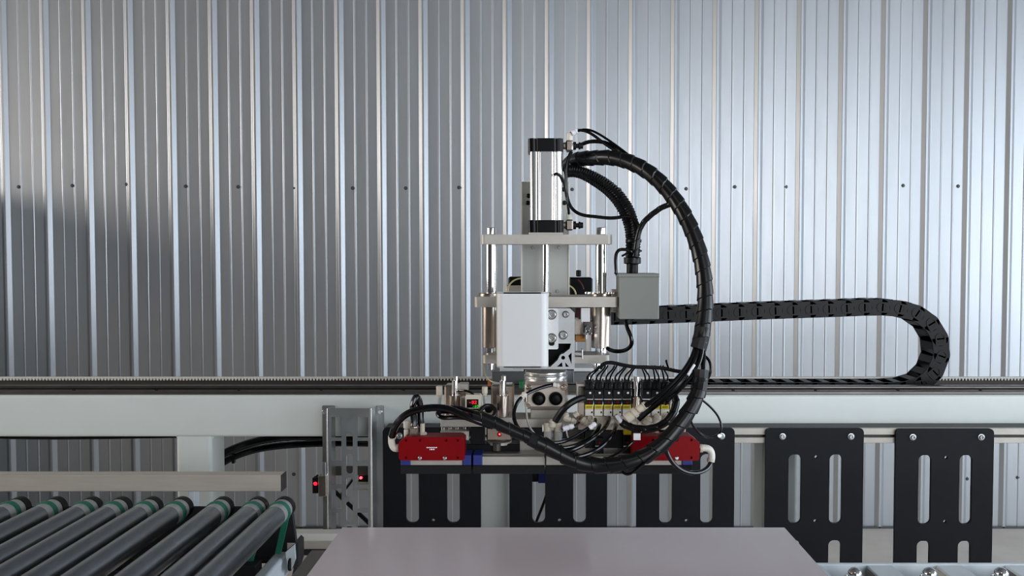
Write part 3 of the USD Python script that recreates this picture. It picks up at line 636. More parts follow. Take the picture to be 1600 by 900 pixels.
# ================================================================== ROTARY UNIT AND GRIPPER FRAME
DQ = 2.27
t = thing('rotary_unit', 'round ribbed aluminium rotary unit with two black knobs under the arm', 'rotary actuator', pt(853, 640, 2.33))
s = sc(2.34); c = pt(853, 597, 2.34)
part(t, 'turntable', lathe([(30 * s, 0), (33 * s, .001), (33.5 * s, .004), (33.5 * s, .011), (32 * s, .0125), (32 * s, .014), (34 * s, .0155), (34 * s, .020), (32.5 * s, .022), (32.5 * s, .024), (33 * s, .026), (33 * s, .031), (31 * s, .033)], c, 'z', 48), 'alu_bright')
part(t, 'housing', pb(819.5, 597, 887.5, 640, DQ, .11, 5), 'housing_metal'); part(t, 'neck', pb(829, 640, 886, 656, DQ + .01, .09, 1.5), 'alu_matte')
for px in (842, 868.5):
    k = part(t, 'knob', lathe([(.0178, -.003), (.0178, .006), (.0168, .008), (.0155, .008), (.0128, .005), (.0115, .005), (.0105, .014), (.004, .0155)], pt(px, 622.5, DQ), 'y', 24), 'black_plastic')
for px, py in ((826, 606), (882, 606)): part(t, 'port_elbow', cat(cy(px, py, 4.6, DQ - .012, .02), cy(px, py, 2.4, DQ - .016, .02)), 'nickel')
part(t, 'brass_valve', cat(cz(822, 615, 628, 3, DQ - .005), cy(825, 635, 4, DQ - .012, .012)), 'nickel')
part(t, 'yoke', pb(885, 578, 897, 598, 2.36, .03), 'carriage_steel')

t = thing('gripper_frame', 'silver and black mounting frame carrying ejectors, valves and suction pads', 'gripper frame', pt(850, 700, 2.3))
part(t, 'upper_plate', pb(688, 652.5, 800, 667, 2.25, .10), 'alu_matte'); part(t, 'upper_plate', pb(800, 655, 905, 668, 2.26, .10), 'alu_matte')
part(t, 'lower_plate', pb(688, 674, 732.5, 688, 2.245, .09), 'alu_matte')
for px in (693, 704, 715, 727): part(t, 'spring_bolt', cz(px, 666.5, 674.5, 4, 2.28), 'steel_screw')
part(t, 'clamp_block', pb(735, 667, 756, 695, 2.25, .06, 1), 'black_plastic'); part(t, 'clamp_block', pb(722, 667, 734, 676, 2.30, .03, 1), 'black_plastic')
part(t, 'cross_rail', pb(690, 694, 812, 712, 2.26, .05), 'black_plastic'); part(t, 'cross_rail', pb(727, 706.5, 803, 710, 2.255, .06), 'dark_frame')
part(t, 'pivot_block', pb(760, 668, 800, 689, 2.25, .05, 2), 'nickel'); part(t, 'pivot_foot', cat(cz(780, 688, 693, 20, 2.285, .8, 28)), 'alu_matte'); part(t, 'pivot_pin', cz(776.5, 692, 704, 6.5, 2.255), 'tray_dark')
led = part(t, 'indicator', cy(780.5, 678.5, 1.7, 2.247, .006), 'led_core'); part(led, 'ring', lathe([(.0066, 0), (.0066, .002), (.005, .0025)], pt(780.5, 678.5, 2.25), 'y', 14), 'led_dim')
part(t, 'rear_bar', pb(812, 690, 1000, 708.6, 2.27, .04), 'alu_matte'); part(t, 'rear_plate', pb(905, 670, 1050, 708, 2.302, .008), 'black_plastic')
part(t, 'right_post', pb(1060, 664, 1071, 684, 2.24, .03), 'alu_matte'); part(t, 'long_rail', pb(640, 700, 1085, 716, 2.315, .03), 'black_plastic')
for px in (705, 900, 1060): part(t, 'hanger', pb(px - 12, 668, px + 12, 702, 2.30, .012), 'tray_dark')

for px0, px1, lab, bl, br in ((626, 736, 'left suction bar with blue ends and black foam under the left red ejector', 15, 13), (739, 851, 'middle suction bar with blue left end and black foam', 14, 0), (853, 1082, 'long right suction bar with black foam and blue right end', 0, 16)):
    t = thing('suction_bar', lab, 'vacuum gripper', pt((px0 + px1) / 2, 740, 2.25))
    part(t, 'body', pb(px0 + bl + .3, 713.5 if px0 > 700 else 718, px1 - br - .3, 727, 2.205, .09, .5), 'alu_matte')
    part(t, 'top_ledge', pb(px0 + bl + 1, 709 if px0 > 700 else 714, px1 - br - 1, 714 if px0 > 700 else 718.5, 2.23, .06, .5), 'alu')
    for e, q in ((bl, px0), (br, px1 - br)):
        if e: part(t, 'end_cap', pb(q, 711, q + e, 727.2, 2.20, .1, .8), 'blue_plastic')
    part(t, 'foam_pad', pb(px0, 727.5, px1, 740.5, 2.20, .10, .8), 'foam')

# ejectors
def chamfered(px0, py0, px1, py1, cl, cr, D):
    g = ppoly([(px0 + cl, py0), (px1 - cr, py0), (px1, py0 + cr * .8), (px1, py1 - 3), (px1 - 3, py1), (px0 + 3, py1), (px0, py1 - 3), (px0, py0 + cl * .8)], D); return g.buffer(-.001).buffer(.001)
DE = 2.16
t = thing('vacuum_ejector', 'left red anodised vacuum ejector with small white print', 'vacuum ejector', pt(675, 720, DE))
g = chamfered(623, 683, 726, 719.5, 10, 5, DE)
for px in (634, 656, 697, 715):
    g = g.difference(pdisc(px, 688, 2.1, DE)); 
for px in (634, 715): g = g.difference(pdisc(px, 715, 2.1, DE))
part(t, 'cover', ext(g, DE, DE + .006), 'red_anodised', smooth=20); part(t, 'body', ext(chamfered(623.5, 683, 725.5, 719, 10, 5, DE).buffer(-.0008), DE + .0062, DE + .06), 'red_anodised', smooth=20)
for px in (656, 695): part(t, 'screw', lathe([(.0052, -.002), (.0052, .002), (.003, .0045)], pt(px, 715.5, DE), 'y', 12), 'steel_screw')
txt = []
for k, (xx, wv) in enumerate(((666.6, 1.3), (668.4, 1.5), (670.4, 1.2), (672.2, 1.6), (674.3, 1.3), (676.2, 1.5), (678.2, 1.2), (680, 1.5), (681.9, 1.1))): txt.append(pb(xx, 698.4 + (k % 2) * .3, xx + wv, 700.2, DE - .0005, .001, .05))
for xx, wv in ((671, 1.2), (673, 2), (675.6, 1.5), (677.6, 1.4)): txt.append(pb(xx, 701.4, xx + wv, 703.2, DE - .0005, .001, .05))
part(t, 'print', cat(*txt), 'white_label', smooth=False, kind='stuff', label='tiny unreadable white two-line print')
part(t, 'hose_barb', cat(cz(647, 665, 682.5, 7, DE + .03, 1, 6), cz(647, 665, 668, 8, DE + .03)), 'nickel'); part(t, 'hose_barb', cat(cz(660, 661, 676, 4, DE + .035), cz(661, 675, 683, 6, DE + .035, 1, 6)), 'beige_plastic')
part(t, 'side_fitting', cat(pb(630, 658, 646, 671, DE + .05, .02, 2), cz(635, 671, 683, 4, DE + .05)), 'white_plastic'); part(t, 'side_fitting', cat(cz(629, 647, 656, 3.5, DE + .05)), 'white_plastic')
part(t, 'top_port', cat(*[pb(q, 681, q + 9, 683.4, DE + .02, .012) for q in (663, 682, 700)]), 'alu')
e = part(t, 'elbow_fitting', sweep(spline(P3([(623, 700), (615.5, 699.5), (612.5, 694), (612.5, 682)], DE + .025), .0012), 5.6 * sc(DE), 14), 'white_plastic')
part(e, 'collar', cat(cz(612.5, 681, 686, 6.4, DE + .025), cx(619, 623.5, 700, 6.2, DE + .025)), 'beige_plastic')
t = thing('vacuum_ejector', 'right red anodised vacuum ejector crossed by the black hose bundle', 'vacuum ejector', pt(1042, 720, DE))
g = chamfered(988, 682, 1093, 719.8, 6, 12, DE)
for px in (1058, 1080, 1020): g = g.difference(pdisc(px, 687.5, 2.1, DE))
for px in (1080,): g = g.difference(pdisc(px, 715, 2.1, DE))
part(t, 'cover', ext(g, DE, DE + .006), 'red_anodised', smooth=20); part(t, 'body', ext(chamfered(988.5, 682, 1092.5, 719.5, 6, 12, DE).buffer(-.0008), DE + .0062, DE + .06), 'red_anodised', smooth=20)
for px in (1057.5, 1019): part(t, 'screw', lathe([(.0052, -.002), (.0052, .002), (.003, .0045)], pt(px, 715.5, DE), 'y', 12), 'steel_screw')
e = part(t, 'elbow_fitting', sweep(spline(P3([(1093, 700.5), (1102, 700), (1109, 703), (1112, 711), (1111, 721)], DE + .025), .0012), 5.6 * sc(DE), 14), 'white_plastic')
part(e, 'collar', cat(cz(1110.6, 716, 721.5, 6.2, DE + .025), cx(1093, 1098, 700.5, 6.6, DE + .025)), 'beige_plastic')

# pressure sensor with lit display
DS = 2.175
t = thing('pressure_sensor', 'small beige digital pressure sensor with red and green lit display', 'pressure sensor', pt(739, 643, DS))
part(t, 'housing', ext(prect(727, 617, 751.5, 643, DS, 3), DS, DS + .03), 'beige_plastic', smooth=25); part(t, 'screen', pb(729.2, 624, 747.6, 637, DS - .0006, .002, .1), 'screen_black')
part(t, 'button_strip', pb(728.8, 638.5, 748, 641, DS - .0008, .003, .3), 'tape_black')
def word(tx, px, py, hpx, D):
    m = meshkit.text_mesh(tx, hpx * sc(D), .0008, True); v = m.vertices.copy(); m.vertices = np.stack([v[:, 0], -v[:, 2], v[:, 1]], 1); m.apply_translation(pt(px, py, D)); return m
part(t, 'red_digits', word('-82', 732, 631.0, 5.0, DS - .0007), 'digit_red', smooth=False); part(t, 'green_digits', word('-60', 738, 636.4, 3.6, DS - .0007), 'digit_green', smooth=False)
part(t, 'mount', pb(730, 643.5, 750, 653, DS + .012, .02), 'tape_black'); part(t, 'side_plate', pb(719, 622, 727, 646, DS + .02, .04, 1.5), 'nickel')

# guided posts of the gripper frame
def post(px, D, top, lab, bush=(617, 652), r=5.2, rb_=9.5):
    t = thing('guide_post', lab, 'guide post', pt(px, bush[1], D), 'upright chrome guide posts of the gripper')
    part(t, 'rod', cz(px, top + 7, bush[0] + 2, r, D), 'chrome'); part(t, 'rod_tip', cz(px + 1.5, top, top + 8, r * .75, D), 'chrome'); part(t, 'bushing', cz(px, bush[0], bush[1], rb_, D, .8, 24), 'nickel')
post(711, 2.24, 587, 'chrome guide post with nickel bushing left of the lit display', (617, 652))
post(785.5, 2.24, 587, 'chrome guide post with nickel bushing right of the lit display', (617, 651))
post(917, 2.33, 588, 'chrome guide post at the left end of the valve row', (600, 650), 4.6, 6)
post(993.5, 2.24, 588, 'chrome guide post between the two groups of valves', (618, 650), 6.3, 7.5)
t = thing('cylinder_pair', 'two nickel cylinder bodies behind the chrome guide posts on the left', 'cylinder', pt(745, 650, 2.30))
part(t, 'left_body', pb(694, 602, 730, 652, 2.29, .05, 3), 'nickel'); part(t, 'top_block', pb(716, 600, 731, 612, 2.285, .04, 1), 'alu_matte')
part(t, 'right_body', pb(767, 601, 803, 652, 2.29, .05, 3), 'nickel')
e = part(t, 'inlet_fitting', cat(cz(686.5, 603, 618, 5, 2.27), cz(687, 618, 621, 3.6, 2.27)), 'beige_plastic'); part(e, 'tube', hose([(687, 620), (686, 630), (686, 642)], 3, 2.27), 'clear_plastic')
e = part(t, 'inlet_fitting', cat(cz(757.5, 604, 615, 4.6, 2.24), cz(757.5, 614, 618, 3.4, 2.24)), 'beige_plastic'); part(e, 'tube', hose([(757.5, 617), (758, 628), (759, 640)], 2.8, 2.24), 'clear_plastic')
part(t, 'thumb_wheel', cat(cy(763.5, 639, 6.5, 2.22, .02), cy(763.5, 639, 3, 2.214, .01)), 'black_cap'); part(t, 'bolt_tip', cx(681.5, 686, 606, 2.2, 2.28), 'nickel')

# ================================================================== VALVE ROW
DV = 2.235
t = thing('valve_manifold', 'beige valve manifold base under the row of black and yellow valves', 'manifold', pt(975, 672, DV))
part(t, 'base', pb(906, 650, 1050, 672, DV + .004, .05, 1), 'beige_plastic'); part(t, 'end_plate', pb(903.5, 629, 913, 672, DV, .05), 'nickel'); part(t, 'end_bracket', cat(pb(901, 603, 904, 622, DV + .01, .05), pb(901, 600, 915, 604, DV + .01, .05), pb(904, 604, 913.5, 620, DV + .03, .02)), 'alu_matte')
part(t, 'end_plate', pb(1047, 628, 1052, 662, DV, .05), 'white_plastic'); part(t, 'middle_block', pb(988.5, 622, 1002, 650, DV, .05, .6), 'carriage_steel')
part(t, 'lower_block', pb(914, 672.5, 1002, 700, DV + .012, .022), 'black_plastic')
def ring(px, py, r, D): return lathe([(r * sc(D), -.006), (r * sc(D), .002), (r * .8 * sc(D), .003), (r * .55 * sc(D), .003), (r * .5 * sc(D), -.002)], pt(px, py, D), 'y', 18)
for px, py, r in ((923, 652.5, 5.4), (920, 664, 5), (952, 652, 4.6), (966, 652, 4.6), (964, 664, 4.4), (937, 664, 4.6)): part(t, 'port', ring(px, py, r, DV), 'beige_plastic')
for p0, p1, r in (((983, 662), (1003, 667), 6.5), ((1008, 664), (1016, 652), 6), ((1022, 662), (1030, 648), 5.8), ((1036, 658), (1046, 648), 4.6), ((880, 652), (900, 660), 5), ((908, 655), (917, 662), 5.5), ((884, 658), (885, 645), 4.5), ((897, 650), (903, 645), 4.2), ((1015, 682), (1030, 677), 5), ((950, 668), (957, 655), 4.5)):
    part(t, 'push_fitting', fit(p0, p1, r, DV - .02), 'beige_plastic')
labs = ['black and yellow valve at the left end of the row of five', 'second valve of the left row of five', 'middle valve of the left row of five', 'fourth valve of the left row of five', 'fifth valve beside the chrome guide post',
        'first valve right of the chrome guide post, behind a beige connector', 'second valve right of the chrome guide post, under the black tubes', 'rightmost valve of the row with clear yellow label']
vx = [914, 928.8, 943.6, 958.2, 973, 1004, 1018.6, 1033]
first = None
for px, lab in zip(vx, labs):
    if first is None:
        first = t = thing('solenoid_valve', lab, 'valve', pt(px + 6.7, 650, DV), 'row of black solenoid valves with yellow labels'); a = px
        part(t, 'coil', cat(pb(a, 609, a + 13, 622.5, DV - .012, .05), pb(a + .8, 597, a + 12.2, 609.5, DV - .004, .04)), 'black_plastic')
        part(t, 'plug', cat(pb(a + 2, 599, a + 5.4, 608, DV - .009, .02), pb(a + 7.4, 599, a + 10.8, 608, DV - .009, .02), pb(a + 3, 594, a + 10, 598, DV, .02)), 'black_cap')
        part(t, 'override_button', cy(a + 8.2, 614, 2.0, DV - .0128, .004), 'white_label'); part(t, 'clip', pb(a, 623, a + 13, 624.6, DV - .010, .05, .2), 'alu')
        part(t, 'bonnet', pb(a, 625, a + 13, 632, DV - .006, .05), 'black_plastic'); part(t, 'red_pin', cy(a + 7, 629, 1.9, DV - .009, .004), 'red_anodised')
        lb = part(t, 'label', pb(a + .4, 632.2, a + 12.4, 639, DV - .0075, .03, .3), 'yellow_label'); part(lb, 'print', pb(a + 2, 634.6, a + 11, 637.6, DV - .0079, .002, .05), 'yellow_print')
        part(t, 'body', pb(a, 639.2, a + 12.8, 650, DV - .006, .05), 'white_plastic'); part(t, 'port_mark', pb(a + 9.6, 643, a + 12, 645.6, DV - .0068, .002, .1), 'tape_black')
    else: dup(first, (px - vx[0]) * sc(DV), lab)
for px, lab, yl in ((930, 'lower black valve with red dot under the second valve', 0), (974, 'lower black valve with yellow label beside the white tag', 1)):
    t = thing('lower_valve', lab, 'valve', pt(px + 6, 700, DV))
    part(t, 'body', pb(px, 680 if yl else 684, px + 13, 716, DV - .004, .05), 'black_plastic'); part(t, 'red_pin', cy(px + 6.5, 692, 2, DV - .008, .004), 'red_anodised'); part(t, 'clip', pb(px, 696.5, px + 13, 698, DV - .006, .03, .2), 'alu')
    if yl: part(t, 'label', pb(px + .5, 672.5, px + 12.5, 679.5, DV - .006, .03, .3), 'yellow_label')
t = thing('hose_splitter', 'pale three-way push-in hose splitter left of the valve manifold', 'hose fitting', pt(864, 685, 2.2))
D = 2.2
part(t, 'body', cat(pb(848, 665, 881, 674, D, .02, 3), cz(855.5, 660, 674, 6, D), cz(872, 660, 674, 6, D), fit((862, 667), (864, 655), 6.5, D - .005)), 'beige_plastic')
part(t, 'lower_sleeve', cat(cz(856, 674, 686, 6.2, D), cz(872, 674, 688, 6.2, D), pb(850, 675, 879, 685, D + .005, .012, 2)), 'clear_plastic'); part(t, 'release_ring', cat(cx(847, 849.5, 669, 6, D), cx(879, 881.5, 669, 6, D)), 'white_plastic')

# ================================================================== HOSES AND CABLES
def cable(name, label, pts, r, D, m='hose_black', kind='hose', cat_='hose', **kw):
    P = P3(pts, D); t = thing(name, label, cat_, P[len(P) // 2])
    mm = {'hose': lambda: hose(pts, r, D), 'wrap': lambda: wrap(pts, r, D, **kw), 'conduit': lambda: conduit(pts, r, D)}[kind]()
    part(t, {'hose': 'tube', 'wrap': 'spiral_wrap', 'conduit': 'corrugated_tube'}[kind], mm, m); return t
tb = cable('hose_bundle', 'thick spiral-wrapped hose bundle arching from the cylinder down the right side', [(884, 262, 2.45), (896, 252, 2.42), (925, 247, 2.36), (958, 247, 2.32), (990, 256, 2.29), (1022, 276, 2.26), (1050, 306, 2.24), (1072, 341, 2.22), (1089, 382, 2.21), (1099, 425, 2.20), (1102, 465, 2.19), (1100, 500, 2.18), (1094, 535, 2.17)], 12.2, 2.25, 'wrap_black', 'wrap', 'hose bundle', pitch=21)
part(tb, 'tape_end', hose([(1098, 512, 2.176), (1094, 535, 2.17), (1091, 545, 2.168)], 12.9, 2.17), 'tape_black')
t2 = cable('hose_bundle', 'wrapped hose bundle sweeping under the valves across the right red ejector', [(1094, 592, 2.12), (1090, 615, 2.11), (1078, 640, 2.10), (1058, 668, 2.09), (1034, 694, 2.085), (1004, 714, 2.085), (970, 724, 2.09), (935, 727, 2.10), (900, 720, 2.105), (870, 706, 2.11), (840, 691, 2.115)], 12.3, 2.1, 'wrap_black', 'wrap', 'hose bundle', pitch=26, lip=.2)
part(t2, 'tape_band', hose([(1095, 578, 2.125), (1094, 592, 2.12), (1091, 611, 2.11)], 12.8, 2.12), 'black_cap')
t3 = cable('hose_bundle', 'wrapped hose bundle running up to the left under the lit display', [(846, 694, 2.115), (820, 681, 2.12), (790, 668, 2.125), (765, 657, 2.13), (740, 650, 2.135)], 9.5, 2.12, 'wrap_black', 'wrap', 'hose bundle', pitch=24, lip=.22)
part(t3, 'tape_end', hose([(846, 694, 2.114), (828, 685, 2.117)], 11.5, 2.115), 'tape_black')
cable('air_hose', 'black hose from the left elbow over to the wrapped bundle', [(612.5, 684, 2.185), (617, 668, 2.17), (630, 651, 2.16), (650, 641, 2.15), (676, 637, 2.14), (700, 639, 2.135), (722, 648, 2.13), (745, 657, 2.13), (768, 665, 2.135)], 5.7, 2.15)
cable('air_hose', 'looped black hose standing on the barbs of the left red ejector', [(646, 667, 2.19), (645.5, 645, 2.19), (647, 627, 2.19), (651, 620, 2.195), (655, 627, 2.2), (657, 645, 2.2), (659, 665, 2.2)], 5.2, 2.19)
cable('air_hose', 'short black hose looping under the arched hose near the display', [(770, 668, 2.15), (735, 654, 2.15), (705, 652.5, 2.15), (688, 651, 2.15), (684, 646, 2.16), (692, 643, 2.17), (715, 648, 2.17)], 3.6, 2.15)
cable('air_hose', 'black hose crossing above the bundle below the display', [(700, 637, 2.15), (730, 641, 2.15), (752, 649, 2.14), (785, 662, 2.13), (815, 680, 2.14)], 3.6, 2.15)
cable('corrugated_conduit', 'left of two ribbed black conduits dropping to the junction box', [(884, 272, 2.44), (904, 272, 2.42), (928, 284, 2.395), (955, 305, 2.36), (974, 333, 2.34), (983, 362, 2.33), (984, 390, 2.32), (984, 412, 2.32)], 6.6, 2.36, 'rubber', 'conduit', 'conduit')
cable('corrugated_conduit', 'right of two ribbed black conduits dropping to the junction box', [(884, 266, 2.405), (905, 266, 2.385), (933, 277, 2.36), (962, 297, 2.335), (984, 327, 2.325), (993, 358, 2.31), (994, 388, 2.30), (992, 412, 2.305)], 6.6, 2.34, 'rubber', 'conduit', 'conduit')
t = cable('branch_bundle', 'thin wrapped bundle branching from the arch to the ribbed conduits', [(1062, 322, 2.23), (1045, 320, 2.25), (1020, 334, 2.27), (1004, 350, 2.28), (996, 372, 2.285), (992, 400, 2.29)], 4.3, 2.27, 'wrap_black', 'wrap', 'hose bundle', pitch=16)
cable('signal_cable', 'short black cable hooking from the gland into the top of the junction box', [(988, 396, 2.29), (977, 390, 2.28), (967, 391, 2.28), (962, 403, 2.285), (962, 428, 2.29)], 2.6, 2.28, cat_='cable')
t = thing('cable_ties', 'black cable ties holding the conduits above the junction box', 'cable tie', pt(988, 395, 2.31))
part(t, 'tie', cat(cz(988, 402, 412, 13.5, 2.312, .8, 20)), 'rubber'); part(t, 'tie', hose([(972, 400, 2.30), (985, 394, 2.29), (1002, 392, 2.30)], 1.6, 2.3), 'rubber'); part(t, 'tie', cz(990, 374, 379, 12.5, 2.312, .8, 20), 'rubber')
cable('air_hose', 'thin black tube from the upper cylinder port down to the ribbed conduits', [(893, 237, 2.35), (887, 252, 2.345), (884.5, 278, 2.34), (886, 305, 2.335), (892, 323, 2.33), (905, 334, 2.32), (930, 338.5, 2.31), (960, 340.5, 2.30), (985, 339, 2.295), (997, 352, 2.29)], 2.6, 2.33)
cable('air_hose', 'thin black tube from the lower cylinder port up along the barrel', [(889, 335, 2.35), (886, 312, 2.335), (882, 290, 2.325), (877, 276, 2.31), (871, 271.5, 2.305), (866, 273, 2.308)], 2.0, 2.33)
t = cable('air_hose', 'twin black tubes from the white tagged elbow on top of the cylinder into the bundle', [(889, 212, 2.355), (894, 207, 2.35), (905, 203.5, 2.345), (920, 207, 2.34), (940, 221, 2.33), (962, 236, 2.32), (990, 254, 2.30)], 2.3, 2.34)
part(t, 'second_tube', hose([(903, 205, 2.34), (920, 203, 2.335), (940, 212, 2.33), (965, 229, 2.32), (995, 252, 2.29)], 1.8, 2.33), 'hose_black'); part(t, 'white_tag', fit((893.5, 208.5), (903, 203.5), 4.4, 2.345), 'white_label')
cable('air_hose', 'black tube from the upper port knob curving into the hose bundle', [(905, 228, 2.355), (915, 223, 2.35), (932, 221, 2.34), (950, 224.5, 2.335), (968, 236, 2.32), (985, 250, 2.30)], 3.0, 2.34)
cable('signal_cable', 'black cable curling from the bottom of the junction box to the frame', [(979, 500, 2.32), (980, 512, 2.31), (985, 524, 2.30), (987, 536, 2.30), (981, 545, 2.31), (966, 549, 2.32), (949, 544, 2.34)], 3.2, 2.32, cat_='cable')
t = cable('wire_harness', 'taped black wire harness fanning out to the tops of the valves', [(938, 576, 2.23), (943, 569, 2.228), (952, 566.5, 2.225), (965, 568.5, 2.22), (990, 573, 2.21), (1015, 574, 2.205), (1045, 577, 2.20), (1068, 580, 2.19), (1078, 575, 2.185), (1087, 555, 2.175), (1093, 535, 2.17)], 3.0, 2.22, 'tape_black')
for px, hx in ((921, 938), (936, 948), (951, 962), (965, 978), (980, 992), (1011, 1003), (1026, 1021), (1040, 1034)):
    for e in (-2, 2): part(t, 'lead', hose([(px + e, 597, DV + .005), (px + e * 1.6, 588, DV), ((px + hx) / 2 + e, 580, 2.225), (hx + e, 571, 2.22)], 1.25, 2.23), 'hose_black')
part(t, 'tie_tail', hose([(1046, 577, 2.2), (1043, 570, 2.195), (1041, 563, 2.19)], 1.8, 2.2), 'hose_black')
strand = [([(1088, 538, 2.17), (1080, 562, 2.15), (1062, 588, 2.13), (1038, 612, 2.12), (1008, 634, 2.12)], 4.2, 'upper black tube running from the bundle to the beige connector'),
          ([(1093, 538, 2.165), (1084, 566, 2.14), (1064, 597, 2.12), (1038, 622, 2.115), (998, 655, 2.13)], 4.2, 'second black tube slanting from the bundle into the valve manifold'),
          ([(1098, 538, 2.16), (1093, 565, 2.14), (1078, 592, 2.12), (1058, 612, 2.115), (1040, 630, 2.15)], 3.4, 'third black tube slanting from the bundle down to the valves'),
          ([(1090, 538, 2.175), (1088, 562, 2.15), (1086, 585, 2.13), (1090, 605, 2.12)], 4.6, 'left straight black tube joining the two wrapped bundles'),
          ([(1097, 538, 2.175), (1099, 562, 2.15), (1099, 585, 2.13), (1095, 605, 2.12)], 4.6, 'right straight black tube joining the two wrapped bundles')]
for k, (P, r, lab) in enumerate(strand):
    t = cable('air_hose', lab, P, r, 2.14)
    if k == 0: part(t, 'connector', cat(fit((978, 655), (997, 641), 8, 2.13), fit((996, 641), (1012, 631), 6, 2.125)), 'beige_plastic')
    if k == 2: part(t, 'printed_tag', hose([(1085, 570, 2.128), (1075, 586, 2.115)], 2.2, 2.12), 'white_label')
cable('air_hose', 'small black tube bulging right from the joint of the bundles', [(1102, 557, 2.16), (1109, 566, 2.155), (1110.5, 578, 2.15), (1107, 590, 2.14), (1101, 598, 2.13)], 2.2, 2.15)
t = cable('signal_cable', 'thin black cable looping right of the bundle in front of the third plate', [(1080, 612, 2.12), (1096, 624, 2.13), (1115, 641, 2.15), (1126, 660, 2.16), (1126, 674, 2.16), (1117, 682, 2.16), (1104, 683, 2.15), (1090, 674, 2.14), (1080, 659, 2.12), (1076, 645, 2.11)], 1.9, 2.14, cat_='cable')
part(t, 'ring_terminal', cy(1124.5, 681, 3.6, 2.155, .006), 'steel_screw')
cable('air_hose', 'glossy black hose looping below the right red ejector to its elbow', [(1111, 719, 2.185), (1107, 729, 2.17), (1096, 737, 2.15), (1081, 739, 2.13), (1066, 735, 2.115), (1053, 725, 2.105), (1044, 711, 2.10), (1040, 697, 2.095), (1041, 686, 2.09)], 3.6, 2.14)
t = cable('signal_cable', 'thin glossy cable with white tag rising left of the right red ejector', [(944, 717.5, 2.13), (958, 712, 2.13), (972, 704, 2.13), (985, 694, 2.13), (994, 684, 2.14), (1004, 672, 2.15)], 1.9, 2.13, cat_='cable')
part(t, 'white_tag', pb(990, 677.5, 1001, 688, 2.125, .006, .4), 'white_label')
cable('signal_cable', 'thin black cable drooping under the hose bundle in the middle', [(968, 728, 2.10), (972, 737, 2.09), (980, 741, 2.085), (990, 737, 2.08), (1005, 725, 2.07), (1025, 709, 2.065), (1038, 697, 2.08)], 2.2, 2.08, cat_='cable')
cable('branch_bundle', 'wrapped hose curling round the right end of the valve row', [(972, 660, 2.18), (985, 667, 2.165), (1004, 670.5, 2.155), (1024, 668, 2.15), (1042, 658, 2.15), (1053, 642, 2.16), (1056, 626, 2.17), (1050, 614, 2.19), (1044, 610, 2.21)], 6, 2.16, 'wrap_black', 'wrap', 'hose bundle', pitch=18)
cable('air_hose', 'flat black hose bending from the splitter up to the left end of the valves', [(867, 659, 2.19), (876, 645, 2.185), (886, 634, 2.18), (898, 626, 2.185), (913, 622, 2.21)], 5.2, 2.19, 'rubber')
last_t = cable('air_hose', 'black tube from the rotary unit curving down to the left bundle', [(867, 601, 2.25), (850, 604.5, 2.235), (832, 611, 2.22), (814, 622, 2.20), (805, 636, 2.18), (803, 650, 2.16), (807, 664, 2.14), (818, 677, 2.125), (836, 688, 2.12)], 2.9, 2.2)
t = last_t
part(t, 'elbow', cat(fit((864, 601), (874, 603), 4.4, 2.245), fit((812, 624), (822, 614), 4.6, 2.205)), 'white_plastic')
t = things_wt = cable('air_hose', 'thin white tube falling from the rotary unit into the bundle', [(822, 636, 2.25), (823, 650, 2.22), (826, 664, 2.17), (833, 675, 2.13), (842, 685, 2.11)], 1.5, 2.2, 'white_plastic')
t = cable('air_hose', 'black tube with white tag running from the valves to the bundle', [(930, 655, 2.2), (926, 664, 2.17), (914, 672, 2.15), (898, 682, 2.13), (880, 690, 2.115), (860, 692, 2.11), (842, 690, 2.115)], 2.8, 2.16); part(t, 'white_tag', fit((921, 669), (931, 661), 3.8, 2.155), 'white_label')
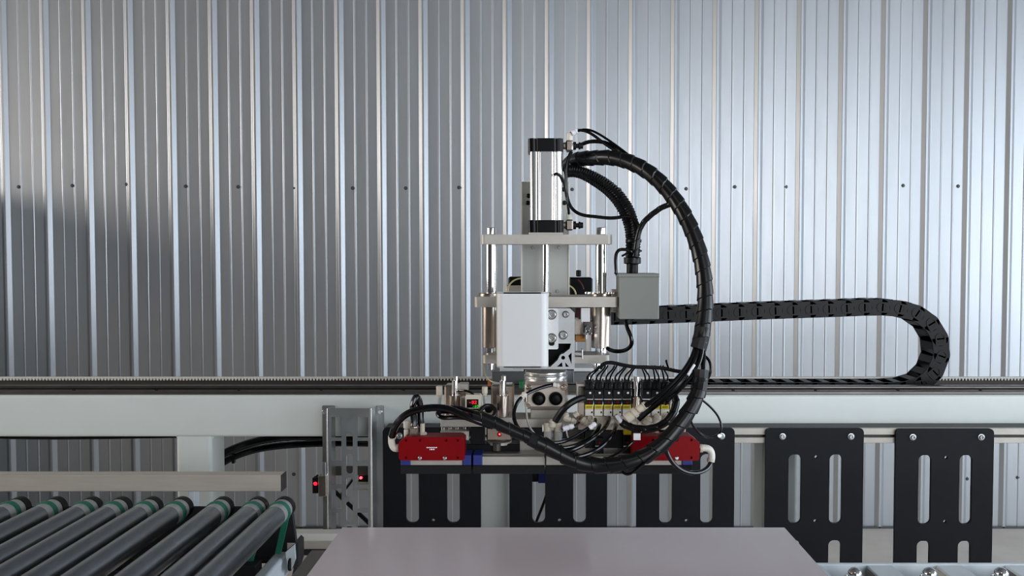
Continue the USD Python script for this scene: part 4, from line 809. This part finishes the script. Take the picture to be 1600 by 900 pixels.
cable('air_hose', 'black tube curving from the second valve port under the splitter', [(937, 664, 2.2), (930, 676, 2.16), (915, 688, 2.13), (892, 698, 2.11), (868, 700, 2.105), (846, 696, 2.11)], 3.2, 2.15)
cable('air_hose', 'black tube curving from the third valve port into the bundle', [(952, 653, 2.22), (945, 668, 2.17), (930, 683, 2.13), (908, 697, 2.105), (880, 706, 2.10), (856, 700, 2.105)], 3.4, 2.15)
cable('air_hose', 'black tube curving from below the valve row to the lower bundle', [(962, 664, 2.21), (956, 680, 2.15), (942, 696, 2.12), (920, 709, 2.10), (896, 714, 2.095)], 3.2, 2.15)
t = cable('air_hose', 'thin black tube with white sleeve in front of the fourth valve', [(964, 649, 2.2), (970, 657, 2.18), (980, 666, 2.17), (996, 672, 2.16)], 2.6, 2.18); part(t, 'white_sleeve', fit((963, 649), (972, 661), 3.2, 2.175), 'white_label')
t = cable('signal_cable', 'white tag and thin white tube beside the splitter', [(878, 671, 2.18), (886, 669, 2.175), (895, 666, 2.175), (905, 660, 2.19)], 1.6, 2.18, 'tape_black', cat_='cable'); part(t, 'white_tag', fit((879.5, 670.5), (897, 665), 4.2, 2.17), 'white_label'); part(t, 'white_tube', hose([(885, 671, 2.172), (886, 678, 2.16), (888.5, 685, 2.14)], 1.2, 2.16), 'white_plastic')
cable('signal_cable', 'pale yellow wire hanging left of the rotary unit', [(756, 566, 2.40), (756, 580, 2.46), (761, 591, 2.6), (769, 596.5, 2.8), (778, 598, 2.945)], 1.2, 2.48, 'wire_yellow', cat_='cable')
cable('signal_cable', 'thin black cable arching over the lit display', [(715, 612, 2.22), (722, 610, 2.2), (733, 612, 2.19), (741, 618, 2.185)], 1.7, 2.2, cat_='cable')
cable('signal_cable', 'thin black cable hanging straight below the bundle to the middle suction bar', [(852, 702, 2.15), (852.5, 712, 2.18), (852.5, 724, 2.2)], 1.1, 2.18, cat_='cable')
cable('signal_cable', 'coiled black cable beside the right cylinder body under the display', [(741, 650, 2.16), (752, 640, 2.17), (760, 634, 2.18), (770, 636, 2.18), (774, 645, 2.17), (768, 652, 2.16), (757, 652, 2.15)], 3.4, 2.16, 'rubber', cat_='cable')
